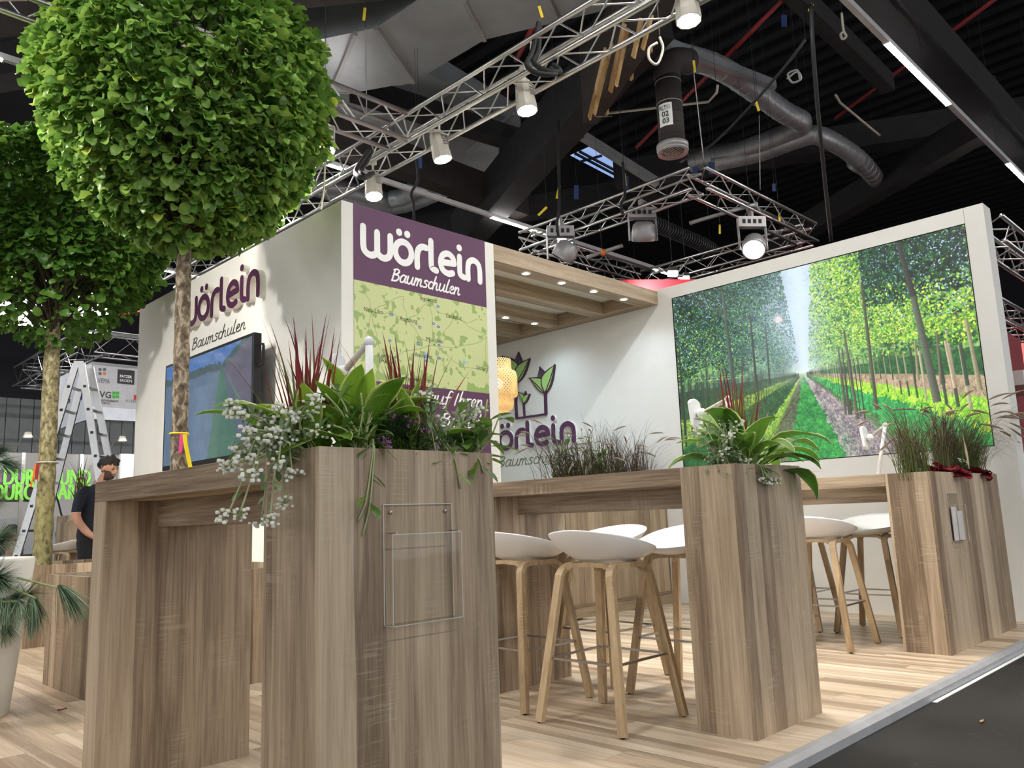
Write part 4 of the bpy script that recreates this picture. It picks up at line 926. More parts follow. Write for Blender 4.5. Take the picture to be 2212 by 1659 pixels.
# ------------------------------------------------------------------ the hall roof
rm = MB(); rm.box((-22, -16, 9.6), (34, 34, 9.75)); CE = tag(rm.build('ceiling', M['roof']), kind='structure')
rb = MB()
for i in range(60): rb.box((4+i*.45, -6, 9.45), (4.16+i*.45, 12, 9.6))
tag(rb.build('deck_rib', M['roof'], CE), kind='stuff')
hw_ = MB(); hw_.box((-22, 27.0, -.12), (34, 27.2, 9.6)); WB = tag(hw_.build('wall_hall', plain('hall_wall_dark', (30, 30, 36), .8)), kind='structure')
cl = MB()
for i in range(64): cl.box((-4+i*.36, 26.94, .2), (-4+i*.36+.34, 27.0, 5.0))
tag(cl.build('cladding', M['wallgrey'], WB), kind='stuff')
he = MB(); he.box((33.8, -16, -.12), (34, 34, 9.6)); tag(he.build('wall_hall_right', plain('hall_wall_dark', (30, 30, 36), .8)), kind='structure')
def beam(p, q, Zp, Zq, w, h, mat='timber', nm='beam'):
    a, b = onZ(*p, Zp), onZ(*q, Zq); m = MB(); m.bar(a+UZ*h/2, b+UZ*h/2, w, h); return m.build(nm, M[mat], CE)
beam((560, 275), (1130, 470), 6.3, 6.3, .30, .5, 'timber2')
beam((765, 212), (1120, 322), 7.2, 7.2, .30, .30)
beam((1095, 300), (1085, 470), 7.2, 6.6, .22, .22)
beam((1000, 548), (1420, 80), 5.9, 6.5, .42, .75, 'timber')
beam((1330, 404), (2260, 266), 7.9, 7.9, .42, .5, 'timber')
beam((1660, 560), (2140, 292), 6.9, 6.9, .34, .5, 'timber')
beam((1840, -40), (2300, 430), 6.7, 6.7, .45, .5, 'timber')
beam((1680, -30), (1920, 200), 7.6, 7.6, .2, .3, 'timber')
beam((-40, 190), (720, 40), 7.4, 7.4, .4, .5, 'timber')
beam((-40, 62), (1000, -40), 6.9, 6.9, .4, .5, 'timber2')
beam((690, 545), (1500, 415), 8.0, 8.0, .35, .5, 'timber')
beam((-30, 830), (330, 980), 7.6, 7.6, .5, .5, 'timber2'); beam((-30, 900), (330, 760), 8.4, 8.4, .4, .5, 'timber'); beam((-30, 740), (330, 720), 8.4, 8.4, .4, .5, 'timber')
# damaged timber with fresh boards
dt = thing('damaged_beam', 'hanging black timber with pale boards nailed along its broken side', 'beam', onZ(1310, 150, 6.2), None)
a, b = onZ(1275, 268, 6.0), onZ(1475, -30, 6.0); m = MB(); m.bar(a+UZ*.55, b+UZ*.55, .2, 1.1); m.build('timber', M['timber2'], dt)
dn = (b-a).normalized(); sd = dn.cross(UZ).normalized()
if (EYE-a).dot(sd) < 0: sd = -sd
for (x0_, y0_), (x1_, y1_), wpx in (((1273, 256), (1309, 105), 11), ((1284, 246), (1322, 92), 9), ((1318, 198), (1349, 50), 13), ((1331, 186), (1357, 60), 8), ((1368, 124), (1386, 40), 13), ((1388, 106), (1408, 30), 10)):
    nv = sd; f_ = lambda px, py: EYE+_ray(px, py)*(((a+sd*.112)-EYE).dot(nv)/_ray(px, py).dot(nv))
    p, q = f_(x0_, y0_), f_(x1_, y1_); m = MB(); m.bar(p, q, 1.5*wpx*(p-EYE).length/F_, .022, sd); m.build('board', M['raw'], dt)
for k, t0 in enumerate((.12, .42, .62)):
    m = MB(); p = a+(b-a)*t0-sd*.11; m.bar(p-UZ*.04, p+dn*.05+UZ*.3, .07, .02, sd); m.build('board', M['raw'], dt)
tm = MB(); put_text(tm, 'BZ.3', True, onZ(1283, 252, 5.998), (rgt-UZ*rgt.z), (sd*-1), .07); tm.build('lettering', M['print_white'], dt)
def hang(o, q, top=9.6, r=.003, name='hanger'):
    q = Vector(q); m = MB(); m.tube([q, Vector((q.x, q.y, top))], r, 4, False); return m.build(name, M['cable'], o)
# sheet-metal ducts
def duct(label, poly, Z, h, group='sheet metal air ducts', flanges=(), name='air_duct'):
    t = thing(name, label, 'duct', onZ(*poly[0], Z), group); hang(t, sum((onZ(*q_, Z) for q_ in poly), Vector())/len(poly)+UZ*h*.9); P = [onZ(*p, Z) for p in poly]; m = MB(); m.prism(P, (0, 0, h)); m.build('duct_body', M['galv'], t)
    for p, q in flanges: m = MB(); m.bar(onZ(*p, Z-.03), onZ(*q, Z-.03), .05, .06); m.build('flange', M['greymetal'], t)
    return t
duct('wide sheet metal air duct with flange joints bending away above the aubergine panel', [(640, 96), (812, 60), (902, 0), (960, -60), (1420, -60), (1300, 24), (1047, 86), (927, 157), (895, 180), (845, 186), (640, 222)], 6.9, .6, None, (((812, 60), (895, 178)), ((1003, 2), (1047, 86)), ((1180, -8), (1207, 48)), ((768, 72), (712, 206))))
duct('flat sheet metal duct lying behind the black roof timber near the truss junction', [(640, 210), (845, 190), (927, 160), (1125, 275), (1110, 402), (985, 392), (640, 285)], 7.75, .4, None, (((990, 190), (900, 250)), ((1110, 245), (1010, 330))))
def pipe(label, pts, r, mat='galv', name='air_pipe', cat='pipe', ribs=0, group=None, smooth=True):
    P = [Vector(p) for p in (smooth_pts(pts, 6) if smooth and len(pts) > 2 else pts)]; t = thing(name, label, cat, P[0], group); hang(t, P[len(P)//2]); m = MB(); m.tube(P, r, 16); m.build('pipe_body', M[mat], t, True)
    if ribs:
        L = [0]
        for i in range(1, len(P)): L.append(L[-1]+(P[i]-P[i-1]).length)
        n = int(L[-1]/ribs); m = MB()
        for k in range(1, n):
            s_ = k*ribs; i = max(j for j in range(len(L)) if L[j] <= s_); i = min(i, len(P)-2); d = (P[i+1]-P[i]).normalized(); c = P[i]+d*(s_-L[i]); m.tube([c-d*.006, c+d*.006], r*1.035, 16)
        tag(m.build('seam', M['galv'], t, True), kind='stuff')
    return t
Z = lambda x, y, z: onZ(x, y, z)
pipe('spiral air pipe with a bend hanging right of the round ceiling outlet', [Z(1430, 110, 7.3), Z(1560, 150, 7.3), Z(1690, 240, 7.3), Z(1730, 262, 7.3), Z(1712, 282, 7.3), Z(1600, 325, 7.3), Z(1490, 352, 7.3)], .17, ribs=.22)
pipe('second spiral air pipe just under the bent one above the picture wall', [Z(1540, 352, 7.2), Z(1640, 330, 7.2), Z(1730, 298, 7.2), Z(1775, 295, 7.2), Z(1850, 340, 7.2), Z(1900, 395, 7.2)], .16, ribs=.22)
pipe('short spiral pipe end showing behind the dark roof timber', [Z(1845, 350, 8), Z(1895, 385, 8), Z(1880, 405, 8), Z(1850, 420, 8)], .16, ribs=.2)
pipe('pair of spiral pipes beyond the map tower, upper one', [Z(845, 430, 8.5), Z(870, 425, 8.5), Z(905, 405, 8.5), Z(1010, 360, 8.5)], .2, ribs=.3)
pipe('pair of spiral pipes beyond the map tower, lower one', [Z(800, 450, 8.6), Z(850, 446, 8.6), Z(910, 430, 8.6), Z(1040, 370, 8.6)], .2, ribs=.3)
pipe('thick grey pipe behind the right edge of the big tree', [Z(560, 330, 8.5), Z(640, 385, 8.5), Z(760, 420, 8.5), Z(840, 440, 8.5)], .26)
pipe('dark corrugated hose pipe inside the neighbouring truss frame', [Z(1380, 470, 8.5), Z(1440, 495, 8.5), Z(1500, 520, 8.5), Z(1540, 540, 8.5)], .2, 'timber', ribs=.12)
pipe('red sprinkler pipe crossing behind the round ceiling outlet', [Z(1375, 318, 7.7), Z(1700, -10, 7.7)], .032, 'pipe_red', smooth=False)
pipe('red sprinkler pipe crossing behind the bright strip lamp', [Z(1805, 255, 8.2), Z(2160, -10, 8.2)], .032, 'pipe_red', smooth=False)
pipe('red sprinkler pipe seen between duct and long truss', [Z(1115, 130, 8.0), Z(1155, 50, 8.0)], .04, 'pipe_red', smooth=False)
pipe('thin pink pipe at the far end of the white wall', [A_(240, 684, 16), A_(306, 672, 16)], .02, 'pipe_red', smooth=False)
pipe('thin pale conduit running from the damaged timber past the round outlet', [Z(1300, 246, 6.6), Z(1530, 220, 6.6), Z(1548, 200, 6.6), Z(1550, 185, 6.6)], .018, 'lamp', 'conduit', smooth=False)
pipe('thin pale conduit ending in a bent hook near the strip lamp', [Z(1805, 205, 7.5), Z(1815, 222, 7.5), Z(1885, 280, 7.5), Z(1900, 292, 7.5)], .02, 'lamp', 'conduit', smooth=False)
pipe('thin conduit with a bent end in the dark upper corner', [Z(1960, -10, 7.6), Z(2060, 120, 7.6), Z(2105, 165, 7.6), Z(2125, 175, 7.6), Z(2150, 165, 7.6)], .02, 'timber2', 'conduit', smooth=False)
# cable tray pieces and blue skylight
duct('long grey cable tray angled above the oak pergola', [(1252, 304), (1262, 297), (1425, 398), (1415, 406)], 6.6, .12, 'grey cable trays', name='cable_tray')
duct('grey cable tray with foil insulation beside the round outlet', [(1428, 102), (1436, 94), (1678, 188), (1672, 198)], 7.1, .12, 'grey cable trays', name='cable_tray')
sk = MB(); P = [onZ(*p, 9.44) for p in ((1232, 336), (1272, 318), (1352, 362), (1328, 386))]; sk.prism(P, (0, 0, .1)); tag(sk.build('window_1', M['skylight']), kind='structure')
sk = MB()
for p, q in (((1250, 350), (1300, 336)), ((1252, 327), (1340, 374)), ((1242, 331), (1334, 380))): sk.bar(onZ(*p, 9.42), onZ(*q, 9.42), .05, .05)
sk.build('glazing_bar', M['timber'], bpy.data.objects['window_1'])
# round outlet
oc = atD(1453, 322, 9.6); vo = thing('ceiling_outlet', 'black round air outlet pipe with white louvre and code label', 'air outlet', (oc.x, oc.y, oc.z+2))
r0 = 28*9.6/F_
m = MB(); m.tube([oc, oc+UZ*.9], r0, 24); m.build('pipe_body', M['timber2'], vo, True)
m = MB(); m.tube(smooth_pts([oc+UZ*.9, oc+UZ*1.02, oc+UZ*1.15+Vector((.1, -.05, 0)), oc+UZ*1.22+Vector((.35, -.1, 0))], 4), r0*1.02, 20); m.build('elbow', M['timber2'], vo, True)
for k in range(6): m = MB(); m.tube([oc+UZ*(.14+.14*k), oc+UZ*(.15+.14*k)], r0*1.02, 24); m.build('seam', M['greymetal'] if k in (3, 5) else M['timber'], vo, True)
m = MB(); m.lathe([(r0*.8, .0), (r0*1.22, -.02), (r0*1.22, .05), (r0, .07)], oc, 28); m.lathe([(r0*.86, -.03), (r0*1.16, -.06), (r0*1.2, -.02)], oc, 28); m.build('collar', M['greymetal'], vo, True)
m = MB(); m.lathe([(.0005, .03), (r0*.95, .03)], oc, 24); m.build('louvre_back', M['black'], vo)
for k in range(9):
    y = (-.8+.2*k)*r0*.92; hx = math.sqrt(max(0, (r0*.95)**2-y*y)); m = MB(); m.bar(oc+Vector((-hx, y, -.02)), oc+Vector((hx, y, -.02)), .010, .03, (0, .7, .7)); m.build('louvre_slat', M['lamp'], vo)
# curved label plate
vd = Vector((EYE.x-oc.x, EYE.y-oc.y, 0)).normalized(); vs = UZ.cross(vd)
m = MB(); n = 6; aa = [math.radians(-52+62*i/n) for i in range(n+1)]; zz0, zz1 = oc.z+.235, oc.z+.52; VV = []
for a in aa:
    r_ = vd*math.cos(a)+vs*math.sin(a)
    for z in (zz0, zz1): VV.append(Vector((oc.x, oc.y, z))+r_*(r0*1.035))
m.add(VV, [(2*i, 2*i+2, 2*i+3, 2*i+1) for i in range(n)]); m.build('label', M['print_white'], vo)
r_ = vd*math.cos(-.36)+vs*math.sin(-.36); ux = UZ.cross(r_); base = Vector((oc.x, oc.y, 0))+r_*(r0*1.05)
m = MB(); put_text(m, 'RLT11', True, base-ux*.062+UZ*(oc.z+.43), ux, UZ, .055, .125, .012); put_text(m, '02', True, base-ux*.038+UZ*(oc.z+.345), ux, UZ, .062, None, .012); put_text(m, '03', True, base-ux*.035+UZ*(oc.z+.262), ux, UZ, .062, None, .012); m.build('lettering', M['ink'], vo)

# ------------------------------------------------------------------ rows of strip lamps (the hall's own light)
def strip_row(y, xs, z=6.0, x0=-9, x1=21, labels=None):
    tr_ = thing('lamp_trunking', labels[0], 'lamp rail', (x0, y, z), 'lamp rails under the hall roof')
    m = MB(); m.box((x0, y-.03, z), (x1, y+.03, z+.07)); m.build('rail', M['trunking'], tr_)
    m = MB()
    for k in range(int((x1-x0)/3)): m.tube([(x0+1+3*k, y, z+.07), (x0+1+3*k, y, 9.5)], .004, 4)
    m.build('suspension', M['cable'], tr_)
    for i, x in enumerate(xs):
        t = thing('strip_lamp', labels[1+min(i, len(labels)-2)], 'strip lamp', (x, y, z), 'lit strip lamps')
        m = MB(); m.box((x, y-.032, z-.006), (x+2.05, y+.032, z-.0005)); m.build('diffuser', M['strip'], t)
        m = MB(); m.box((x-.02, y-.036, z-.012), (x, y+.036, z+.0)); m.box((x+2.05, y-.036, z-.012), (x+2.07, y+.036, z)); m.build('end_cap', M['lamp'], t)
strip_row(2.77, [-4.7, -.2, 4.3, 8.79, 13.5], labels=['lamp rail crossing the upper corner of the picture over the light box wall', 'lit strip lamp over the aisle behind the viewer, unseen', 'lit strip lamp above the viewer, unseen', 'lit strip lamp over the picture edge, unseen', 'glaring strip lamp in the upper corner over the light box wall', 'strip lamp cut by the picture edge, beyond the glaring one'])
strip_row(9.33, [-4.8, -.2, 4.3, 9.0, 13.6], labels=['lamp rail passing above the map tower behind the trusses', 'strip lamp on the middle rail, far to the side', 'strip lamp glinting through the crown of the big tree', 'strip lamp on the middle rail behind the edge of the big tree', 'strip lamp on the middle rail above the start of the pergola', 'strip lamp on the middle rail, small, far beyond the pergola'])
strip_row(15.46, [-4.2, .3, 4.85, 9.4, 14], labels=['lamp rail deep in the hall behind the trees', 'strip lamp deep in the hall, farthest to the side', 'strip lamp deep in the hall behind the smaller crown', 'strip lamp seen between trunk and white wall', 'strip lamp deep in the hall hidden by the white wall', 'strip lamp deep in the hall beyond the tower'])
strip_row(21.6, [-4.0, .5, 5.0, 9.5], labels=['lamp rail farthest back before the grey cladding', 'strip lamp over the back booths, first', 'strip lamp over the back booths beside the small tree trunk', 'strip lamp over the back booths near the hanging banner', 'strip lamp over the back booths behind the tower'])
strip_row(-3.8, [-4.7, -.2, 4.3, 8.8, 13.3], labels=['lamp rail over the aisle behind the viewer', 'aisle strip lamp behind the viewer, first', 'aisle strip lamp behind the viewer, second', 'aisle strip lamp behind the viewer, third', 'aisle strip lamp behind the viewer, fourth', 'aisle strip lamp behind the viewer, fifth'])

# hanging lines, tapes, tags
for i, (lab, pts, r, mt) in enumerate((
  ('black cable bundle hanging down to the white wall top', [A_(1752, 10, 8), A_(1756, 100, 8), A_(1768, 250, 8.3), A_(1783, 400, 8.8), A_(1796, 520, 9.2)], .022, 'cable'),
  ('black cable slung from the hanging bundle towards the ceiling outlet', [A_(1740, 85, 8.2), A_(1690, 150, 8.4), A_(1620, 230, 8.8), A_(1540, 310, 9.4), A_(1470, 350, 10)], .015, 'cable'),
  ('thin steel wire hanging in front of the sheet metal duct', [A_(790, 62, 8), A_(792, 255, 8)], .006, 'grey_cable'),
  ('thin wire hanging beside the round ceiling outlet', [A_(1498, 150, 9), A_(1520, 345, 9)], .006, 'grey_cable'),
  ('pale cord from the spotlight beside the big tree down to the truss', [A_(702, 340, 6.55), A_(700, 400, 6.7), A_(694, 452, 6.9)], .008, 'lamp'),
  ('coil of pale cable hanging under the dark roof', [A_(1700, 170, 9), A_(1722, 155, 9), A_(1730, 170, 9), A_(1712, 178, 9), A_(1702, 160, 9), A_(1722, 152, 9), A_(1728, 172, 9)], .012, 'grey_cable'),
  ('steel hook with a loop hanging near the lamp rail', [A_(1818, 28, 9), A_(1822, 65, 9), A_(1828, 78, 9), A_(1820, 84, 9), A_(1816, 74, 9), A_(1824, 68, 9)], .014, 'lamp'),
  ('pale rope coil beside the damaged timber', [A_(1425, 80, 7), A_(1432, 105, 7), A_(1420, 138, 7), A_(1403, 128, 7), A_(1402, 105, 7), A_(1420, 92, 7)], .012, 'lamp'),
  ('black chain sling holding the neighbouring truss near its corner', [A_(1345, 350, 11), A_(1350, 420, 11), A_(1342, 440, 11), A_(1345, 462, 11)], .02, 'strap'),
  ('black chain sling holding the neighbouring truss near the pergola', [A_(1206, 260, 11), A_(1208, 440, 11), A_(1203, 480, 11), A_(1206, 510, 11)], .02, 'strap'),
  ('black sling hanging with a knot in front of the pair of spiral pipes', [A_(900, 345, 10), A_(902, 390, 10), A_(888, 418, 10), A_(893, 440, 10), A_(895, 500, 10)], .018, 'strap'),
  ('dark power cable dangling beside the ladder', [A_(118, 1064, 13), A_(126, 1085, 13), A_(134, 1115, 13), A_(147, 1135, 13)], .014, 'cable'),
  ('steel cable dropper next to the picture wall top', [A_(1640, 250, 11), A_(1642, 410, 11)], .006, 'grey_cable'))):
    o_ = sling(lab, pts, r, mt, 'cable', 'cable'); hang(o_, max(pts, key=lambda v: v.z)) if i != 11 else None
def flag(label, px, py, w, h, d, mat, nm, rot=0):
    q = atD(px, py, d); k = d/F_; m = MB(); c, s = math.cos(rot), math.sin(rot); ax = rgt*c+upv*s; ay = -rgt*s+upv*c; t = thing(nm, label, nm, q, 'tapes and tags on the rigging')
    m.prism([q+ax*(a*w*k/2)+ay*(b*h*k/2) for a, b in ((-1, -1), (1, -1), (1, 1), (-1, 1))], fwd*.01); m.build('strip', M[mat], t); hang(t, q+ay*h*k*.45)
for lab, px, py, w, h, d, mt, nm, ro in (
  ('blue tape hanging from the roof above the pair of spiral pipes', 906, 348, 11, 30, 10, 'blue', 'tape', 0), ('blue tape left of two hanging at the neighbouring truss corner', 1502, 372, 11, 24, 12, 'blue', 'tape', 0), ('blue tape right of two hanging at the neighbouring truss corner', 1537, 363, 13, 26, 12, 'blue', 'tape', 0),
  ('blue tape hanging above the oak pergola', 1245, 415, 10, 30, 12, 'blue', 'tape', 0), ('blue tape beside the yellow tag over the truss', 1354, 396, 7, 32, 12, 'blue', 'tape', 0), ('faint blue tape high beside the cable bundle', 1694, 45, 12, 26, 12, 'blue', 'tape', 0), ('small blue tape behind the bright studio lamp', 1672, 405, 7, 16, 12, 'blue', 'tape', 0),
  ('yellow tag on the wire before the sheet metal duct', 787, 30, 6, 28, 8, 'yellow', 'tag', -.1), ('yellow tag at the top of the black slings', 1168, 25, 6, 26, 6.8, 'yellow', 'tag', .3), ('yellow tag hanging above the neighbouring truss, upper', 1206, 415, 6, 28, 11, 'yellow', 'tag', -.2), ('slanted yellow tag above the neighbouring truss, lower', 1172, 456, 5, 26, 11, 'yellow', 'tag', -.8),
  ('yellow tag beside the cable tray end', 1350, 388, 5, 26, 11, 'yellow', 'tag', .1), ('yellow tag on the tray beside the round outlet', 1500, 143, 5, 26, 9, 'yellow', 'tag', .1), ('yellow tag on the sagging cable', 1636, 228, 5, 24, 9, 'yellow', 'tag', .3), ('yellow tag high on the cable bundle', 1752, 16, 7, 18, 8, 'yellow', 'tag', -.4), ('yellow tag under the neighbouring truss lamp', 1555, 495, 4, 20, 11.5, 'yellow', 'tag', 0), ('yellow tag at the end of the neighbouring truss', 1684, 470, 4, 20, 12, 'yellow', 'tag', .1)):
    flag(lab, px, py, w, h, d, mt, nm, ro)
# studio lamps on the neighbouring truss
def studio(label, px, py, d, lit, turn):
    c = atD(px, py, d); t = thing('studio_lamp', label, 'studio lamp', c+UZ*.5, 'studio lamps on the neighbouring truss'); k = d/F_; hang(t, c+UZ*.5)
    ax = Vector(turn).normalized(); Q = Vector((0, 0, 1)).rotation_difference(-ax).to_matrix()
    m = MB(); m.lathe([(.0005, .26), (.10, .26), (.15, .22), (.165, .1), (.165, 0), (.15, 0), (.145, .01)], c, 18, Q); m.build('housing', M['greymetal'], t, True)
    m = MB(); m.lathe([(.0005, .012), (.142, .012)], c, 20, Q); m.build('lens', M['lens2'] if lit else M['black'], t)
    h = c+UZ*.40; m = MB(); m.bar(h-rgt*.19, h+rgt*.19, .12, .15); m.build('driver_box', M['greymetal'], t)
    for i in range(4): m = MB(); e = h-rgt*(.12-.075*i)-Vector((fwd.x, fwd.y, 0))*.063; m.bar(e-rgt*.022, e+rgt*.022, .006, .06); m.build('vent_slot', M['timber'], t)
    m = MB()
    for s_ in (-1, 1): m.bar(h+rgt*.19*s_, c+rgt*.19*s_, .03, .012)
    m.bar(h+UZ*.07, h+UZ*.2, .06, .06); m.build('yoke', M['greymetal'], t)
studio('grey studio lamp pointing away under the neighbouring truss', 1390, 520, 11.3, False, (.3, .3, -.9))
studio('bright studio lamp glaring beside the white picture wall', 1628, 540, 11.3, True, tuple((EYE-atD(1628, 540, 11.3)).normalized()*.8+Vector((0, .1, -.5))))
studio('grey studio lamp half hidden behind the oak pergola beam', 1213, 560, 11.3, False, (-.2, .5, -.8))
for lab, px, py, w in (('small bright work light on the neighbouring truss by the pergola', 1213, 517, 16), ('small bright work light above the red board', 1453, 591, 20), ('second small bright work light at the white wall edge', 1482, 602, 12)):
    c = atD(px, py, 11.8); t = thing('work_light', lab, 'lamp', c, 'small work lights'); k = 11.8/F_; hang(t, c+UZ*.06)
    m = MB(); m.bar(c-rgt*w*k/2, c+rgt*w*k/2, .07, .07); m.build('lens', M['lens2'], t); m = MB(); m.bar(c-rgt*w*k/2+UZ*.06, c+rgt*w*k/2+UZ*.06, .09, .05); m.build('housing', M['timber'], t)
# tubes of the second frame, orange clamp
hang(_o1 := sling('grey tube with an orange clamp across the neighbouring truss frame', [A_(1268, 556, 11.6), A_(1345, 530, 11.6)], 0.03, 'greymetal', 'tube', 'scaffold_tube', 'loose tubes at the neighbouring trusses'), A_(1300, 545, 11.6))
q = atD(1303, 545, 11.5); m = MB(); m.tube([q-rgt*.03, q+rgt*.03], .045, 10); tag(m.build('tube_clamp', M['orange']), 'orange clamp on the grey tube of the neighbouring truss', 'clamp')
hang(sling('grey tube slanting through the neighbouring truss near its corner', [A_(1490, 482, 11.6), A_(1530, 470, 11.6), A_(1636, 440, 11.6)], .03, 'greymetal', 'tube', 'scaffold_tube', 'loose tubes at the neighbouring trusses'), A_(1530, 470, 11.6))

# ------------------------------------------------------------------ neighbouring red stand
m = MB(); p, q = atD(1340, 604, 11.5), atD(1510, 603, 11.5); e = fwd*.06; m.prism([p, q, Vector((q.x, q.y, -.05)), Vector((p.x, p.y, -.05))], (e.x, e.y, 0)); tag(m.build('fascia_board', M['red']), 'red fascia board of the neighbouring stand above the pergola', 'board')
ld = bpy.data.lights.new('red_board_lamp', 'SPOT'); ld.energy = 90; ld.spot_size = 1.3; ld.spot_blend = 1; ld.color = (1, .9, .85); l = bpy.data.objects.new('red_board_lamp', ld); C.objects.link(l); l.location = atD(1420, 575, 10.7); l.rotation_euler = (atD(1420, 640, 11.5)-l.location).to_track_quat('-Z', 'Y').to_euler()
m = MB(); m.box((XW+.225, 1.97, -.045), (XW+.30, 5.3, 3.22)); tag(m.build('partition', M['redbox']), 'dark red partition of the neighbouring stand right behind the white picture wall', 'partition')
m = MB(); m.box((8.6, 2.25, -.05), (10.4, 2.33, 2.78)); tag(m.build('partition', M['redbox']), 'dark red board of the neighbouring stand seen past the white wall edge', 'partition')
m = MB(); m.box((12.3, 2.6, 1.4), (16, 2.68, 3.05)); tag(m.build('banner', M['redlit']), 'bright red lit cloth banner at the picture edge', 'banner')
m = MB(); m.box((8.7, 1.9, 2.06), (9.7, 2.2, 2.2)); tag(m.build('display_shelf', M['white']), 'white shelf of the neighbouring stand at the picture edge', 'shelf')
for i, z in enumerate((3.95, 3.4)):
    truss(('aluminium truss at the picture edge behind the white wall, upper', 'aluminium truss at the picture edge behind the white wall, lower')[i], (9.9, 2.3+i*.5, z), (15, 2.3+i*.5, z), group='trusses at the picture edge', pitch=.33)
truss('upright aluminium truss at the picture edge in the neighbouring stand', (11.0, 2.75, 0), (11.001, 2.75, 3.2), group='trusses at the picture edge', pitch=.33) if False else None

# ------------------------------------------------------------------ background booths on the left
PO = thing('garden_poster_wall', 'white poster wall with green lettering and a smiling woman, behind the trees', 'poster wall', (4.5, 17, 0))
x0, x1, z1 = onY(-60, 1000, 17).x, onY(292, 985, 17).x, onY(120, 980, 17).z
picture('poster', [(x0, 17, .35), (x1, 17, .35), (x1, 17, z1), (x0, 17, z1)], pic_mat('glowing_poster_print', paint_poster(), .18), PO, (0, -1, 0), .05)  # print glows a little by itself, in place of lamp light
m = MB(); m.box((x0, 16.98, .02), (x1, 17.04, .345)); m.build('base_panel', M['wallgrey'], PO)
for px in (50, 176): q = onY(px, 1000, 16.97); m = MB(); m.box((q.x-.03, 16.95, .02), (q.x+.03, 16.985, z1)); m.build('frame_profile', M['alu'], PO)
gt = plain('green_print', (120, 200, 70), .5); m = MB()
for s_, a, b, ybase in (('DURCH UND', 8, 194, 1047), ('DURCH GARTEN', -14, 214, 1080)):
    q, q2 = onY(a, ybase, 16.945), onY(b, ybase, 16.945); put_text(m, s_, False, (q.x, 16.945, q.z), RX, UZ, .29, q2.x-q.x, .001, .022)
m.build('lettering', gt, PO)
m = MB(); q = onY(117, 1168, 16.945); put_text(m, 'C', True, (q.x, 16.945, q.z-.05), RX, UZ, .35); q = onY(120, 1200, 16.945); put_text(m, 'IENE', True, (q.x, 16.945, q.z), RX, UZ, .14); q = onY(120, 1215, 16.945); put_text(m, 'E.V.', True, (q.x, 16.945, q.z), RX, UZ, .14); m.build('lettering', M['logogrey'], PO)
for lab, a, b in (('white booth wall panel right of the poster wall behind the man', 262, 296),):
    p, q = onY(a, 980, 16.6), onY(b, 980, 16.6); m = MB(); m.box((p.x, 16.6, -.05), (q.x+.5, 16.7, p.z)); tag(m.build('booth_wall', M['white']), lab, 'booth wall')
for i_, x_ in enumerate((4.0, 5.6)):  # added lamps, there only to brighten the poster wall
    bl = thing('added_arm_lamp', ('added small arm lamp brightening the green lettered poster wall', 'added small arm lamp at the far end of the poster wall')[i_], 'lamp', (x_, 17, z1), 'added arm lamps on the poster wall')
    m = MB(); m.tube([(x_, 17.0, z1), (x_, 16.6, z1+.22), (x_, 16.2, z1+.25)], .012, 6); m.build('arm', M['alu'], bl)
    m = MB(); m.lathe([(.0005, .1), (.05, .09), (.08, 0)], (x_, 16.15, z1+.2), 12); m.build('shade', M['lamp'], bl)
    ld = bpy.data.lights.new('added_arm_beam', 'SPOT'); ld.energy = 42; ld.spot_size = 2.6; ld.spot_blend = 1; ld.color = (1, .97, .92); ld.shadow_soft_size = .08
    l = bpy.data.objects.new('added_arm_beam', ld); C.objects.link(l); l.location = (x_, 15.9, z1+.15); l.rotation_euler = (Vector((x_, 17, 1.2))-l.location).to_track_quat('-Z', 'Y').to_euler()
# hanging banner cube
BY = 19.0; c0 = onY(200, 781, BY); xr = onY(330, 800, BY).x; zb_ = onY(200, 905, BY).z; yl_ = onX(130, 801, c0.x).y
BN = thing('hanging_banner', 'grey hanging banner box with sponsor logos behind the ladder', 'banner', (c0.x, BY, c0.z))
hang(BN, (c0.x+.02, BY+.02, c0.z-.01), 9.6, .006); hang(BN, (xr-.1, BY+.02, c0.z-.01), 9.6, .006)
m = MB(); m.box((c0.x, BY, zb_+.28), (xr, BY+.05, c0.z)); m.build('front_banner', plain('banner_grey', (186, 186, 190), .6), BN)
m = MB(); m.box((c0.x, BY+.051, zb_), (c0.x+.05, yl_, c0.z)); m.build('side_banner', plain('banner_white', (222, 226, 236), .6), BN)
m = MB(); m.box((c0.x, BY-.0, zb_), (xr, BY+.05, zb_+.279)); m.build('lower_banner', plain('banner_white', (222, 226, 236), .6), BN)
BF = BY-.004
def bt(mt, s_, a, b, y, h, bold=True):
    q, q2 = onY(a, y, BF), onY(b, y, BF); m = MB(); put_text(m, s_, bold, (q.x, BF, q.z), RX, UZ, h, q2.x-q.x); m.build('lettering', M[mt], BN)
bt('logogrey', 'AVEMA', 205, 237, 826, .11, False); bt('ink', 'IVG', 211, 240, 858, .14); bt('ink', 'INDUSTRIEVERBAND', 211, 256, 866, .045); bt('ink', 'GARTEN E.V.', 211, 239, 872, .045); bt('logogrey', 'KLEESCHULTE', 272, 330, 868, .055, False)
p, q = onY(253, 828, BF), onY(291, 801, BF); m = MB(); m.box((p.x, BF-.002, p.z), (q.x, BF, q.z)); m.build('logo_plate', M['black'], BN)
for s_, y, bo, mt in (('PATZER', 815, True, 'print_white'), ('ERDEN', 824, False, 'logogrey')):
    a = onY(259, y, BF-.003); b2 = onY(285, y, BF-.003); m = MB(); put_text(m, s_, bo, (a.x, BF-.003, a.z), RX, UZ, .062, b2.x-a.x); m.build('lettering', M['print_white'], BN)
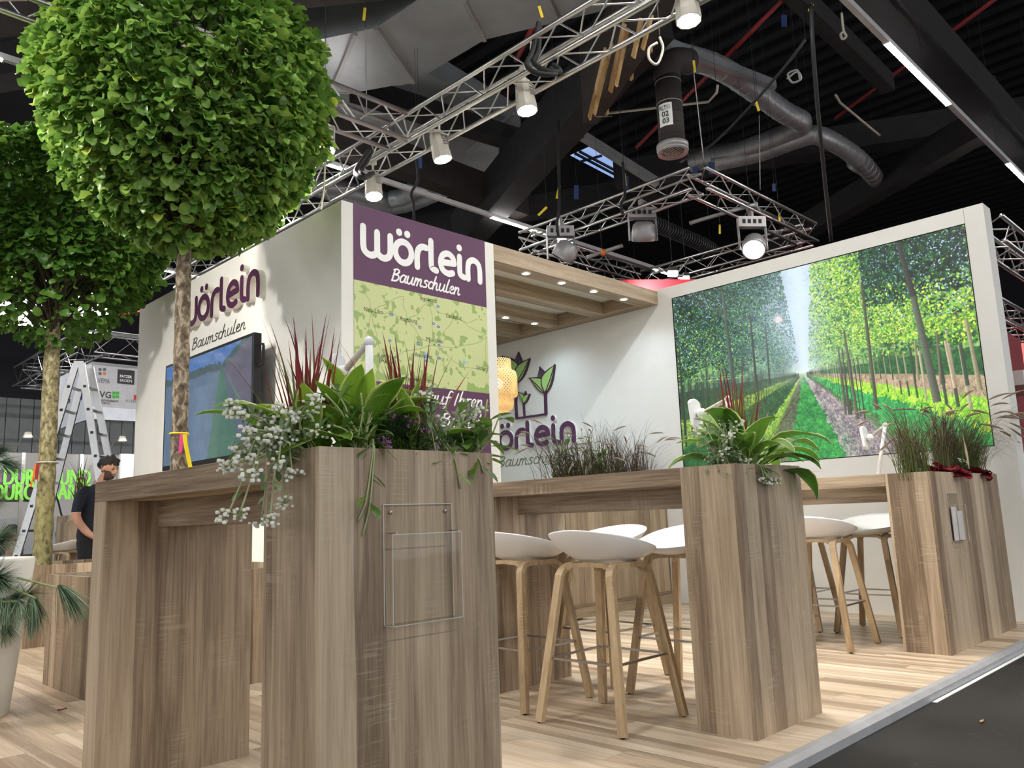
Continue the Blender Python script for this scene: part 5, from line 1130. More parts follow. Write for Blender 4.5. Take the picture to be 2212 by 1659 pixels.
for dx, dy, mt in ((-5, -4, 'logogrey'), (5, -4, 'logogrey'), (-5, 5, 'logogrey'), (5, 5, 'orange')): q = onY(221+dx, 802+dy, BF); m = MB(); m.box((q.x-.03, BF-.002, q.z-.03), (q.x+.03, BF, q.z+.03)); m.build('logo_square', M[mt], BN)
for dx, dy in ((-4, -4), (4, -4), (-4, 4), (4, 4)): q = onY(250+dx, 853+dy, BF); m = MB(); m.box((q.x-.035, BF-.002, q.z-.035), (q.x+.035, BF, q.z+.035)); m.build('logo_petal', plain('petal_green', (60, 170, 60), .5), BN)
q = onY(293, 858, BF); m = MB(); m.box((q.x-.04, BF-.002, q.z-.06), (q.x+.06, BF, q.z+.05)); m.build('logo_square', M['red'], BN)
SX = c0.x-.003; LD = Vector((0, -1, 0))
m = MB()
for a, b, y0, y1, mt in ((141, 152, 820, 838, 'k'), (143, 160, 812, 835, 'k')): pass
p, q = onX(143, 832, SX), onX(162, 812, SX); m.box((SX-.002, p.y, p.z), (SX, q.y, q.z)); m.build('logo_plate', M['black'], BN)
m = MB(); p = onX(131, 877, SX); put_text(m, 'IVG', True, (SX, p.y, p.z), LD, UZ, .17, .7); m.build('lettering', M['ink'], BN)
p, q = onX(164, 868, SX), onX(178, 850, SX); m = MB(); m.box((SX-.002, p.y, p.z), (SX, q.y, q.z)); m.build('logo_plate', M['blue'], BN)
# truss frame over it
ta = onY(200, 745, BY); 
truss('aluminium truss over the hanging banner, front edge', (ta.x-.1, BY-.2, ta.z), (ta.x+4, BY-.2, ta.z), .5, group='trusses over the hanging banner', pitch=.5)
truss('aluminium truss over the hanging banner, side edge', (ta.x-.1, BY-.2, ta.z), (ta.x-.1, BY+5, ta.z), .5, group='trusses over the hanging banner', pitch=.5)
truss('aluminium truss over the hanging banner, rear edge', (ta.x-.1, BY+5, ta.z), (ta.x+4, BY+5, ta.z), .5, group='trusses over the hanging banner', pitch=.5)

# lit fabric box over a booth far behind the smaller tree
m = MB(); p_, q_ = atD(-40, 700, 15.5), atD(212, 668, 15.5); hgt = atD(90, 562, 15.5).z-atD(90, 672, 15.5).z
m.prism([p_, q_, q_+UZ*hgt, p_+UZ*hgt], (fwd.x*.4, fwd.y*.4, 0)); LBX = m.build('hanging_light_box', glow('lit_fabric', (1, .99, .97), 1.6)); tag(LBX, 'bright white lit fabric box shining through the base of the smaller crown', 'light box'); hang(LBX, p_+UZ*hgt); hang(LBX, q_+UZ*hgt)
# ladder
LDR = thing('step_ladder', 'tall aluminium double ladder standing open behind the small tree trunk', 'ladder', (3.3, 11.3, 0))
top = atD(180, 790, 10.6); tz = top.z; axl = Vector((.76, -.65, 0)); wl = Vector((.65, .76, 0)).normalized()
for s_ in (-1, 1):
    for w_ in (-1, 1):
        a = top+axl*(.035*s_)+wl*(.13*w_); b = Vector((top.x, top.y, 0))+axl*(.72*s_)+wl*(.30*w_)
        m = MB(); m.bar(a, b, .028, .085, axl); m.build('stile', M['alu'], LDR)
        m = MB(); m.bar(b+UZ*.0, b+UZ*.05, .04, .09, axl); m.build('foot', M['rubber'], LDR)
        for k in range(1, 10):
            t = k/10.5; p = a.lerp(b, t)
            if w_ == -1: m = MB(); q = (top+axl*(.035*s_)+wl*.13).lerp(Vector((top.x, top.y, 0))+axl*(.72*s_)+wl*.30, t); m.bar(p, q, .03, .03); m.build('rung', M['alu'], LDR)
            m = MB(); m.bar(p+wl*.015*w_*1.0, p+wl*.022*w_, .032, .032); m.build('rung_cap', M['black'], LDR)
m = MB(); m.bar(top+axl*-.06+UZ*.01-wl*.13, top+axl*.06+UZ*.01-wl*.13, .03, .05); m.bar(top+axl*-.06+UZ*.01+wl*.13, top+axl*.06+UZ*.01+wl*.13, .03, .05); m.build('hinge', M['alu'], LDR)

# far bar table with stools and grass
fx, fy = onZ(150, 1115, TZ).x, onZ(150, 1115, TZ).y
bp = atD(150, 1113, 12.0); t = thing('bar_table', 'small far oak bar table with a grass pot behind the small tree trunk', 'table', (bp.x, bp.y, 0))
bz_ = bp.z
m = MB(); m.box((bp.x, bp.y, bz_-.1), (bp.x+1.5, bp.y+.6, bz_)); m.build('tabletop', M['ox'], t)
m = MB(); m.box((bp.x, bp.y, 0), (bp.x+.14, bp.y+.6, bz_-.1005)); m.build('end_panel', M['oz'], t)
m = MB(); m.box((bp.x+.15, bp.y+.3, 0), (bp.x+1.4, bp.y+.33, bz_-.1005)); m.build('modesty_panel', M['oz'], t)
for i, px in enumerate((136, 166)):
    q = atD(px, 1165, (11.2, 12.0)[i]); stool(('far white shell bar stool next to the small tree trunk', 'far white shell bar stool half covered by the man')[i], q.x, q.y, 2.4, 0, 'far white bar stools')
# ------------------------------------------------------------------ plants
def leaf_mat(name, fn, rough=.45, trans=.35):
    m = N(name); uv = m.coord('UV'); sp = m.t.nodes.new('ShaderNodeSeparateXYZ'); m.set(sp.inputs[0], uv)
    oi = m.t.nodes.new('ShaderNodeObjectInfo'); at = m.t.nodes.new('ShaderNodeAttribute'); at.attribute_name = 'tone'
    tone = m.math('ADD', at.outputs['Fac'], m.math('MULTIPLY', oi.outputs['Random'], .5))
    col = fn(m, sp.outputs[0], sp.outputs[1], tone)
    m.done(col, rough, spec=.4); tl = m.n('ShaderNodeBsdfTranslucent'); m.set(tl.inputs[0], m.mix(.5, col, (.35, .5, .05, 1), 'MULTIPLY') if False else col)
    mx = m.n('ShaderNodeMixShader'); mx.inputs[0].default_value = trans; m.t.links.new(m.b.outputs[0], mx.inputs[1]); m.t.links.new(tl.outputs[0], mx.inputs[2]); m.t.links.new(mx.outputs[0], m.out.inputs[0]); return m.mat
def _hosta(m, u, v, t):
    e = m.math('ABSOLUTE', m.math('SUBTRACT', u, .5)); g = m.ramp(t, [(.0, S(96, 140, 36)), (.6, S(158, 194, 66))]); rib = m.math('MULTIPLY', m.math('SINE', m.math('MULTIPLY', e, 70)), .5)
    m.bump(rib, .5, .004); wob = m.math('ADD', e, m.math('MULTIPLY', m.math('SUBTRACT', m.noise(m.coord('UV', (6, 9, 1)), 1, 2), .5), .07)); return m.mix(m.math('MULTIPLY', m.math('SUBTRACT', wob, .40, True), 14, True), g, S(222, 226, 150))
def _hosta2(m, u, v, t):
    e = m.math('ABSOLUTE', m.math('SUBTRACT', u, .5)); g = m.ramp(t, [(.0, S(66, 108, 36)), (.6, S(112, 152, 56))]); m.bump(m.math('SINE', m.math('MULTIPLY', e, 70)), .4, .004)
    return m.mix(m.math('MULTIPLY', m.math('SUBTRACT', e, .435, True), 24, True), g, S(214, 214, 150))
LM = dict(
    hosta=leaf_mat('hosta_leaf', _hosta), hosta2=leaf_mat('hosta_leaf_dark', _hosta2),
    redgrass=leaf_mat('blood_grass', lambda m, u, v, t: m.ramp(m.math('ADD', v, m.math('MULTIPLY', m.math('SUBTRACT', t, .25), .9)), [(.18, S(104, 134, 52)), (.5, S(100, 104, 48)), (.74, S(138, 44, 46)), (1.0, S(100, 28, 44))])),
    sage=leaf_mat('grey_green_leaf', lambda m, u, v, t: m.ramp(t, [(.0, S(104, 128, 88)), (.3, S(140, 160, 120)), (.55, S(164, 178, 140))])),
    stemg=leaf_mat('pale_stem', lambda m, u, v, t: m.ramp(t, [(0, S(150, 166, 110)), (.6, S(178, 186, 136))]), trans=.1),
    fresh=leaf_mat('fresh_leaf', lambda m, u, v, t: m.ramp(t, [(.0, S(70, 112, 44)), (.55, S(128, 160, 76))])),
    aster=leaf_mat('aster_leaf', lambda m, u, v, t: m.ramp(t, [(.0, S(24, 46, 26)), (.5, S(48, 78, 42)), (.9, S(110, 138, 70))]), trans=.15),
    petal=leaf_mat('purple_petal', lambda m, u, v, t: m.ramp(t, [(0, S(146, 62, 150)), (.6, S(188, 104, 184))]), trans=.2),
    whitefl=leaf_mat('everlasting_white', lambda m, u, v, t: m.ramp(t, [(0, S(206, 208, 190)), (.6, S(238, 238, 228))]), trans=.1),
    fount=leaf_mat('fountain_grass', lambda m, u, v, t: m.ramp(m.math('ADD', v, m.math('MULTIPLY', t, .6)), [(.1, S(96, 112, 54)), (.6, S(98, 104, 62)), (1.0, S(92, 70, 62)), (1.3, S(66, 44, 48))])),
    seed=leaf_mat('seed_head', lambda m, u, v, t: m.ramp(t, [(0, S(120, 100, 86)), (.6, S(164, 144, 122))])), heuch=leaf_mat('red_heuchera', lambda m, u, v, t: m.ramp(t, [(0, S(84, 16, 28)), (.6, S(128, 30, 44))])),
    linden=leaf_mat('tree_leaf', lambda m, u, v, t: m.ramp(t, [(.0, S(70, 106, 44)), (.35, S(106, 146, 64)), (.7, S(146, 180, 84)), (1.0, S(188, 202, 84))]), .36, .36),
    linden2=leaf_mat('tree_leaf_dark', lambda m, u, v, t: m.ramp(t, [(.0, S(50, 84, 30)), (.5, S(78, 120, 44)), (1.0, S(116, 150, 60))]), .4, .4),
    needle=leaf_mat('pine_needle', lambda m, u, v, t: m.ramp(t, [(0, S(44, 72, 52)), (.4, S(80, 112, 84)), (.7, S(128, 152, 124))]), trans=.12),
    twig=plain('twig_bark', (70, 60, 48), .8, var=.3, scale=30))
def P_sin(a=1.0, b=1.0): return lambda s: math.sin(math.pi*min(1, s**a))**b
def P_hosta(s): return .055 if s < .36 else max(.012, .055*(1-s)+math.sin(math.pi*((s-.36)/.64)**.72)**.85)
def P_blade(s): return (1-s)**.55*(.75+.4*math.sin(math.pi*min(1, s*1.2)))
def P_obl(s): return .07+.93*math.sin(math.pi*max(0, (s-.12)/.88)**1.25)**.9 if s > .12 else .07
def leaf_geo(P, d, L, W, droop=1.0, prof=P_sin(), fold=.25, nv=7, nu=2, start=.0, roll=0.0, wave=0.0):
    """curved leaf: direction d bends towards the ground by droop (radians); start = part of the length that stays straight"""
    P = np.array(P, float); d = np.array(d, float); d /= np.linalg.norm(d); h = np.array([d[0], d[1], 0]); nh = np.linalg.norm(h)
    h = h/nh if nh > 1e-3 else np.array([math.cos(W*999), math.sin(W*999), 0]); el = math.asin(max(-1, min(1, d[2]))); side = np.array([-h[1], h[0], 0])
    V = []; UV = []; p = P.copy(); ds = L/nv; ph = random.random()*6
    for i in range(nv+1):
        s = i/nv; a = el-droop*max(0, (s-start)/(1-start))**1.3; t = h*math.cos(a)+np.array([0, 0, math.sin(a)]); nrm = -h*math.sin(a)+np.array([0, 0, math.cos(a)])
        r = roll*s; sd = side*math.cos(r)+nrm*math.sin(r); nn = nrm*math.cos(r)-side*math.sin(r); w = W/2*prof(s)
        for k in range(-nu, nu+1):
            f = k/nu; V.append(p+sd*(w*f)+nn*(abs(f)*w*fold+wave*w*math.sin(ph+s*11+f)*abs(f))); UV.append((.5+.5*f, s))
        p = p+t*ds
    c = 2*nu+1; F = [(i*c+k, i*c+k+1, (i+1)*c+k+1, (i+1)*c+k) for i in range(nv) for k in range(2*nu)]
    return np.array(V), F, UV, p
def leaf_obj(name, parent, mat, *a, **k):
    V, F, U, tip = leaf_geo(*a, **k); o = world_of(parent); return place(name, np_mesh(name, V-np.array(o), F, mat, True, None, U), parent), tip
class Many:
    def __init__(s): s.V = []; s.F = []; s.U = []; s.T = []; s.n = 0
    def add(s, V, F, U=None, tone=None):
        s.V.append(np.asarray(V)); s.F.append(np.asarray(F)+s.n); s.U.append(np.asarray(U) if U is not None else np.tile([.5, .5], (len(V), 1))); s.T.append(np.full(len(V), random.random()*.6 if tone is None else tone)); s.n += len(V)
    def leaf(s, *a, tone=None, **k): V, F, U, t = leaf_geo(*a, **k); s.add(V, F, U, tone); return t
    def build(s, name, mat, parent, kind='stuff'):
        o = np.array(world_of(parent)); ob = place(name, np_mesh(name, np.concatenate(s.V)-o, np.concatenate(s.F), mat, True, np.concatenate(s.T), np.concatenate(s.U)), parent)
        if kind: ob['kind'] = kind
        return ob
def U_(a, b): return a+(b-a)*random.random()
def red_grass(label, base, n, h, lean=.3, extra=()):
    t = thing('blood_grass', label, 'grass', base, 'red blood grass clumps')
    for i in range(n):
        a = U_(0, 6.28); l = abs(random.gauss(0, lean)); d = (math.cos(a)*l, math.sin(a)*l, 1); b = (base[0]+U_(-.045, .045), base[1]+U_(-.04, .04), base[2]-.03)
        leaf_obj('blade', t, LM['redgrass'], b, d, h*U_(.55, 1.05), U_(.011, .019), U_(.05, .45), P_blade, .35, 8, 1, 0, U_(-.5, .5))
    for tipv, L in extra:
        leaf_obj('blade', t, LM['redgrass'], (base[0], base[1], base[2]-.03), tuple(tipv), L, .016, .15, P_blade, .35, 8, 1, 0, .3)
    return t
def hosta(label, base, spec, mat='hosta', n=0, L=(.24, .34), W=(.075, .11), el=(.5, 1.2)):
    t = thing('hosta', label, 'plant', base, 'hosta plants')
    for i in range(n):
        a = 6.28*i/n+U_(-.3, .3); e = U_(*el); spec = list(spec)+[((math.cos(a)*math.cos(e), math.sin(a)*math.cos(e), math.sin(e)), U_(*L), U_(*W), U_(.7, 1.7))]
    for d, l, w, dr in spec:
        leaf_obj('leaf', t, LM[mat], (base[0]+U_(-.03, .03), base[1]+U_(-.025, .025), base[2]-.02), d, l, w, dr, P_hosta, .30, 11, 3, .25, U_(-.4, .4), .16)
    return t
def everlasting(label, base, stems, leafn=9, Ls=(.05, .08), flower=.8, cl=9, fr=.006, lmat='sage', wl=(.012, .02), name='pearly_everlasting', group='everlasting plants'):
    t = thing(name, label, 'plant', base, group); fm = Many(); st = MB(); nleaf = 0
    for pts in stems:
        P = smooth_pts(pts, 5); st.tube(P, .0028, 5); m = len(P)
        for k in range(leafn):
            i = min(m-2, int((.15+.8*k/leafn)*m)); dd = P[i+1]-P[i]; dd = dd/np.linalg.norm(dd); a = k*2.4+random.random(); o1 = np.cross(dd, [0, 0, 1.0]); o1 = o1/(np.linalg.norm(o1)+1e-6) if np.linalg.norm(o1) > .05 else np.array([1., 0, 0]); o2 = np.cross(dd, o1)
            d = dd*.55+(o1*math.cos(a)+o2*math.sin(a)); leaf_obj('leaf', t, LM[lmat], P[i], d, U_(*Ls), U_(*wl), U_(.2, 1.0), P_obl, .3, 5, 1)
        if random.random() < flower:
            e = P[-1]
            for q in range(cl):
                r = np.array([U_(-1, 1), U_(-1, 1), U_(-.5, .8)])*.026; mb = MB(); mb.ball((0, 0, 0), fr*U_(.7, 1.15), 8, (1, 1, .95)); V = np.array(mb.v)+e+r; 
                fm.add(V, [tuple(f)+((f[-1],) if len(f) == 3 else ()) for f in mb.f]); st.tube([e, e+r], .0012, 3, False)
    so = st.build('stem', LM['stemg'], t, True)
    if fm.n: fm.build('flower_head', LM['whitefl'], t)
    return t
def fountain(label, base, n, h, spread, lean=(0, 0), heads=8, hl=.14, name='fountain_grass', arch=(1.0, 2.2), w=(.003, .0055), lean_s=.55, group='fountain grasses', area=(.06, .05)):
    t = thing(name, label, 'grass', base, group); m = Many()
    for i in range(n):
        a = U_(0, 6.28); l = abs(random.gauss(0, lean_s))*spread; d = (math.cos(a)*l+lean[0], math.sin(a)*l*.7+lean[1], 1)
        m.leaf((base[0]+random.gauss(0, area[0]), base[1]+random.gauss(0, area[1]*.6), base[2]-.02), d, h*U_(.55, 1.25), U_(*w), U_(*arch), P_blade, .2, 8, 1, .2)
    m.build('blades', LM['fount'], t)
    for i in range(heads):
        a = U_(0, 6.28); l = abs(random.gauss(0, lean_s))*spread; d = (math.cos(a)*l+lean[0]*1.2, math.sin(a)*l*.7+lean[1]*1.2, 1)
        V, F, U, tip = leaf_geo((base[0]+random.gauss(0, area[0]), base[1], base[2]-.02), d, h*U_(.8, 1.1), .005, U_(.9, 2.2), lambda s: 1, .1, 8, 1, .3)
        mm = Many(); mm.add(V, F, U, .3); q = V[-2]; dd = V[-2]-V[-5]; dd /= np.linalg.norm(dd)
        mb = MB(); pts = [q+dd*hl*k/5-np.array([0, 0, .22*hl*(k/5)**2]) for k in range(6)]; mb.tube(pts, [.003, .0075, .009, .008, .006, .0015], 6)
        mm.add(np.array(mb.v), [tuple(f) for f in mb.f if len(f) == 4], None, .5); mm.build('seed_head', LM['seed'], t, None)
    return t
# front planter
pz = TZ-.035
red_grass('red tipped blood grass clump at the display side of the front planter', (1.26, 2.12, pz), 40, .48, .20, (((-.42, .28, .85), .44), ((-.15, .2, 1), .52), ((.05, -.08, 1), .5), ((.10, .03, 1), .52)))
red_grass('red tipped blood grass clump before the map on the front planter', (1.61, 2.08, pz), 42, .46, .20, (((-.30, .30, .95), .52), ((.62, .1, .85), .50), ((-.12, .1, 1), .45), ((.03, -.04, 1), .46), ((.09, -.06, 1), .42)))
hosta('bright green hosta with cream margins spreading at the middle of the front planter', (1.40, 2.09, pz), [((-.05, -.2, .95), .33, .095, .7), ((.3, .1, .9), .36, .085, 1.5), ((.25, -.15, .9), .34, .09, 1.2), ((-.02, .12, 1), .36, .08, .35), ((.16, -.25, .9), .34, .10, .9), ((-.1, -.3, .95), .36, .10, .8), ((.4, -.2, .8), .38, .10, 1.4), ((-.3, -.15, .9), .33, .11, 1.0), ((.12, -.3, 1), .33, .11, .8), ((-.15, .05, 1), .37, .11, .5), ((.35, .1, 1), .37, .11, 1.0), ((-.4, -.1, .7), .33, .10, 1.3)], n=6, L=(.28, .36), W=(.085, .115))
hosta('hosta leaning out over the flowering side of the front planter', (1.24, 2.08, pz), [((-.55, .35, .72), .36, .085, 1.2), ((-.5, .1, .72), .36, .08, 1.5), ((-.1, -.12, .9), .28, .08, 1.0)], n=4, L=(.2, .28))
hosta('upright hosta shoot at the foot of the blood grass by the map', (1.58, 2.03, pz), [((.02, -.05, 1), .30, .075, .3), ((-.15, -.05, 1), .28, .07, .5), ((.15, -.02, 1), .26, .065, .4), ((.6, .0, .6), .26, .06, .9), ((-.7, -.1, .45), .26, .05, 1.0)], n=1)
def stems_from(base, n, fn): return [fn(i) for i in range(n)]
b0 = np.array((1.20, 2.06, pz)); L_ = []
for i in range(34):
    ex = np.array((U_(.98, 1.19), U_(1.97, 2.13), U_(1.0, 1.33))) if i < 26 else np.array((U_(1.08, 1.22), U_(1.95, 2.1), U_(1.22, 1.36)))
    mid = (b0+ex)/2+np.array((-.02, 0, .085 if ex[2] < 1.2 else .05)); s0 = b0+np.array((U_(-.01, .06), U_(-.06, .06), 0)); L_.append([s0, mid, ex])
everlasting('pearly everlasting full of small white flowers spilling over the side of the front planter', b0, L_, 6, (.03, .06), .95, 14, .0066)
b1 = np.array((1.70, 2.05, pz)); L_ = []
for i in range(20):
    ex = b1+np.array((U_(-.13, .16), U_(-.10, .06), U_(.06, .26))); L_.append([b1+np.array((U_(-.06, .07), U_(-.06, .04), 0)), (b1+ex)/2+np.array((0, 0, .04)), ex])
everlasting('grey leaved everlasting with few white heads at the map end of the front planter', b1, L_, 8, (.05, .085), .55, 10, .0062)
b2 = np.array((1.79, 2.04, pz)); L_ = []
for i in range(7):
    ex = b2+np.array((U_(-.05, .16), U_(-.08, .05), U_(.03, .25))); L_.append([b2+np.array((U_(-.12, 0), 0, 0)), (b2+ex)/2+np.array((.02, 0, -.02)), ex])
everlasting('broad leaved green stems bending outward at the corner of the front planter', b2, L_, 7, (.09, .13), 0, 0, .006, 'fresh', (.032, .046), 'trailing_plant', 'leafy trailing plants')
b3 = np.array((1.36, 1.98, pz)); L_ = [[b3, b3+np.array((.0, -.05, .06)), b3+np.array((-.03, -.06, -.1)), b3+np.array((-.06, -.06, -.17))], [b3+np.array((.02, 0, 0)), b3+np.array((.0, -.055, .04)), b3+np.array((-.02, -.06, -.12)), b3+np.array((-.045, -.06, -.21))],
                                        [b3+np.array((.3, 0, 0)), b3+np.array((.3, -.055, .02)), b3+np.array((.32, -.06, -.08))], [b3+np.array((.38, 0, .0)), b3+np.array((.40, -.055, .02)), b3+np.array((.42, -.06, -.03))]]
for i in range(12): ex = b3+np.array((U_(-.16, .1), U_(-.04, .04), U_(.05, .24))); L_.append([b3+np.array((U_(-.05, .05), .02, 0)), (b3+ex)/2+np.array((0, 0, .03)), ex])
everlasting('loose green stems hanging over the front edge of the front planter', b3, L_, 6, (.06, .11), 0, 0, .006, 'fresh', (.014, .028), 'trailing_plant', 'leafy trailing plants')
def aster(label, c, r, n, fl, mat='petal', group=None):
    t = thing('aster', label, 'plant', (c[0], c[1], c[2]-r), group); m = Many()
    for i in range(n):
        a, z = U_(0, 6.28), U_(-.5, 1); q = math.sqrt(1-min(1, z*z)); nrm = np.array((q*math.cos(a), q*math.sin(a)*.8, z)); p = np.array(c)+nrm*r*U_(.55, 1.0)*np.array((1.12, 1, .95))
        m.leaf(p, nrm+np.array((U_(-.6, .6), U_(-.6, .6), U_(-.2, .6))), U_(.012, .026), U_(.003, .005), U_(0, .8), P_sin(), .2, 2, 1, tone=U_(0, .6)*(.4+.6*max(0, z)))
    m.build('foliage', LM['aster'], t)
    for i in range(fl):
        a, z = U_(3.3, 6.1), U_(.35, .98); q = math.sqrt(1-z*z); nrm = np.array((q*math.cos(a), q*math.sin(a)*.8, z)); p = np.array(c)+nrm*r*np.array((1.15, 1.02, 1.0)); m = Many()
        for k in range(9):
            b = k*.7; e1 = np.cross(nrm, (0, 0, 1.)); e1 /= np.linalg.norm(e1)+1e-6; e2 = np.cross(nrm, e1); m.leaf(p, e1*math.cos(b)+e2*math.sin(b)+nrm*.5, .012 if mat == 'petal' else .009, .006, .3, P_sin(), .1, 2, 1)
        m.build('flower', LM[mat], t, None)
    return t
aster('dark green cushion aster with purple flowers in the front planter', (1.505, 2.015, pz+.055), .105, 2600, 13)
# hosta planter
X0 = 3.36
red_grass('blood grass rising before the forest picture from the hosta planter', (3.66, 2.06, pz), 40, .60, .22, (((.75, .1, .7), .62), ((.7, -.2, .35), .6), ((.4, 0, .9), .55), ((-.1, 0, 1), .62), ((.12, 0, 1), .64), ((.85, -.25, .1), .62)))
hosta('large hosta with thin cream margins filling the middle planter', (3.66, 2.05, pz), [((-.35, .35, .85), .40, .11, 1.6), ((-.15, .2, .95), .40, .10, 1.3), ((.05, .05, 1), .40, .10, 1.5), ((.4, 0, .85), .42, .12, 1.3), ((.75, -.1, .6), .42, .12, 1.3), ((.7, .15, .55), .40, .10, 1.2), ((.45, -.45, .35), .42, .13, 1.6), ((.7, -.5, .15), .44, .13, 1.9), ((.1, -.6, .35), .34, .10, 1.3), ((.9, 0, .25), .40, .10, .9)], 'hosta2', 16, (.36, .54), (.11, .15))
b4 = np.array((3.43, 2.04, pz)); L_ = []
for i in range(22):
    ex = b4+np.array((U_(-.09, .10), U_(-.14, .12), U_(-.02, .24))); L_.append([b4+np.array((U_(-.03, .05), U_(-.06, .06), 0)), (b4+ex)/2+np.array((0, 0, .05)), ex])
for i in range(4): L_.append([b4+np.array((.12, -.05, 0)), b4+np.array((.13+.02*i, -.13, .03)), b4+np.array((.14+.03*i, -.145, -.05))])
everlasting('small everlasting with white heads at the tablet end of the hosta planter', b4, L_, 8, (.05, .085), .7, 8, .0075)
# wide planter at the wall
fountain('fountain grass clump at the tablet end of the wide planter', (6.12, 2.08, pz), 360, .64, .55, (-.04, .05), 6, .10, area=(.11, .06))
fountain('tall pale fountain grass in the middle of the wide planter', (6.72, 2.06, pz), 340, .66, .42, (.05, 0), 12, .18, area=(.09, .05))
fountain('dark fountain grass arching out along the white wall end', (7.2, 2.06, pz), 420, .80, .75, (.22, -.10), 26, .24, arch=(1.6, 2.8), area=(.15, .06))
b5 = np.array((6.80, 2.12, pz)); L_ = []
for i in range(16): ex = b5+np.array((U_(-.22, .38), U_(-.05, .06), U_(.25, .56))); L_.append([b5+np.array((U_(-.08, .12), 0, 0)), (b5+ex)/2+np.array((0, 0, .04)), ex])
everlasting('leafy green shrub standing behind the fountain grass of the wide planter', b5, L_, 9, (.05, .085), 0, 0, .006, 'fresh', (.026, .042), 'leafy_shrub', 'leafy shrubs')
def heuchera(label, c, n, r):
    t = thing('coral_bells', label, 'plant', c, 'dark red coral bells')
    for i in range(n):
        a = U_(0, 6.28); e = U_(.1, 1.1); leaf_obj('leaf', t, LM['heuch'], c, (math.cos(a)*math.cos(e), math.sin(a)*math.cos(e)-.25, math.sin(e)), r*U_(.8, 1.2), r*U_(.8, 1.1), U_(.7, 1.8), lambda s: .05 if s < .4 else (.6+.4*abs(math.sin((s-.4)*16)))*math.sin(math.pi*((s-.4)/.6)**.7)**.6, .15, 10, 2, .3, U_(-.4, .4), .2)
heuchera('dark red coral bells in front of the pale grass', (6.50, 2.00, pz), 20, .17); heuchera('dark red coral bells near the white wall end', (7.1, 2.0, pz), 16, .15)
aster('low cushion with tiny white flowers in the wide planter', (6.80, 1.99, pz+.05), .10, 900, 26, 'whitefl')
# partition planter
for k, (x, lab) in enumerate(((6.42, 'fountain grass at the open end of the pergola planter'), (6.95, 'fountain grass in the middle of the pergola planter'), (7.45, 'fountain grass at the wall end of the pergola planter'))):
    fountain(lab, (x, 5.56, 1.05), 330, .98, .42, (-.05 if k == 0 else 0, 0), 12, .16, w=(.005, .009), area=(.17, .05))
for k, (x, lab) in enumerate(((6.35, 'leafy shrub before the last letters of the inner sign'), (6.86, 'leafy shrub in the middle of the pergola planter'))):
    b = np.array((x, 5.56, 1.04)); L_ = []
    for i in range(14): ex = b+np.array((U_(-.25, .25), U_(-.06, .06), U_(.3, .86))); L_.append([b+np.array((U_(-.1, .1), 0, 0)), (b+ex)/2+np.array((0, 0, .05)), ex])
    everlasting(lab, b, L_, 9, (.08, .13), 0, 0, .006, 'fresh', (.045, .07), 'leafy_shrub', 'leafy shrubs')
# pot grass on the far table
q = (bp.x+.25, bp.y+.3, bz_); fountain('tuft of upright grass on the far bar table', q, 60, .85, .3, (0, 0), 0, name='pot_grass', arch=(.3, 1.2), w=(.014, .028), group=None, area=(.05, .04))
aster('round dark green cushion plant on the far bar table', (bp.x+.32, bp.y+.22, bz_+.12), .2, 700, 0)

# ------------------------------------------------------------------ trees
def bark(name, a, b, c, z0=0, z1=3):
    m = N(name); v = m.coord('Object', (1, 1, .55)); f = m.noise(v, 26, 5, .65, .6); g = m.noise(v, 60, 4, .6); sp = m.t.nodes.new('ShaderNodeSeparateXYZ'); m.set(sp.inputs[0], m.coord('Object'))
    col = m.ramp(f, [(.36, S(*a)), (.5, S(*b)), (.62, S(*c))]); m.bump(m.math('ADD', f, m.math('MULTIPLY', g, .5)), .7, .012)
    if name == 'lichen_bark': col = m.mix(m.math('MULTIPLY', m.math('MULTIPLY', m.math('SUBTRACT', 1.7, sp.outputs[2], True), .6), m.math('GREATER_THAN', f, .42)), col, S(132, 126, 78))
    return m.done(col, .85, spec=.2)
BK = [bark('grey_bark', (74, 64, 54), (120, 106, 88), (176, 162, 140)), bark('lichen_bark', (92, 84, 62), (134, 124, 92), (176, 168, 132))]
lt = leaf_geo((0, 0, 0), (1, 0, .1), 1, .86, .9, lambda s: .04 if s < .14 else max(.08, math.sin(math.pi*((s-.14)/.86)**.72))**.5, .42, 5, 1, .0, 0, .22)
def crown_r(u, up, lo):   # radius profile of the sheared crown, u: 0 bottom .. 1 top
    return float(np.interp(u, (0, .04, .12, .25, .40, .58, .80, .94, 1.0), (.10, .30, .52, .74, .90, 1.0, .97, .86, .5)))
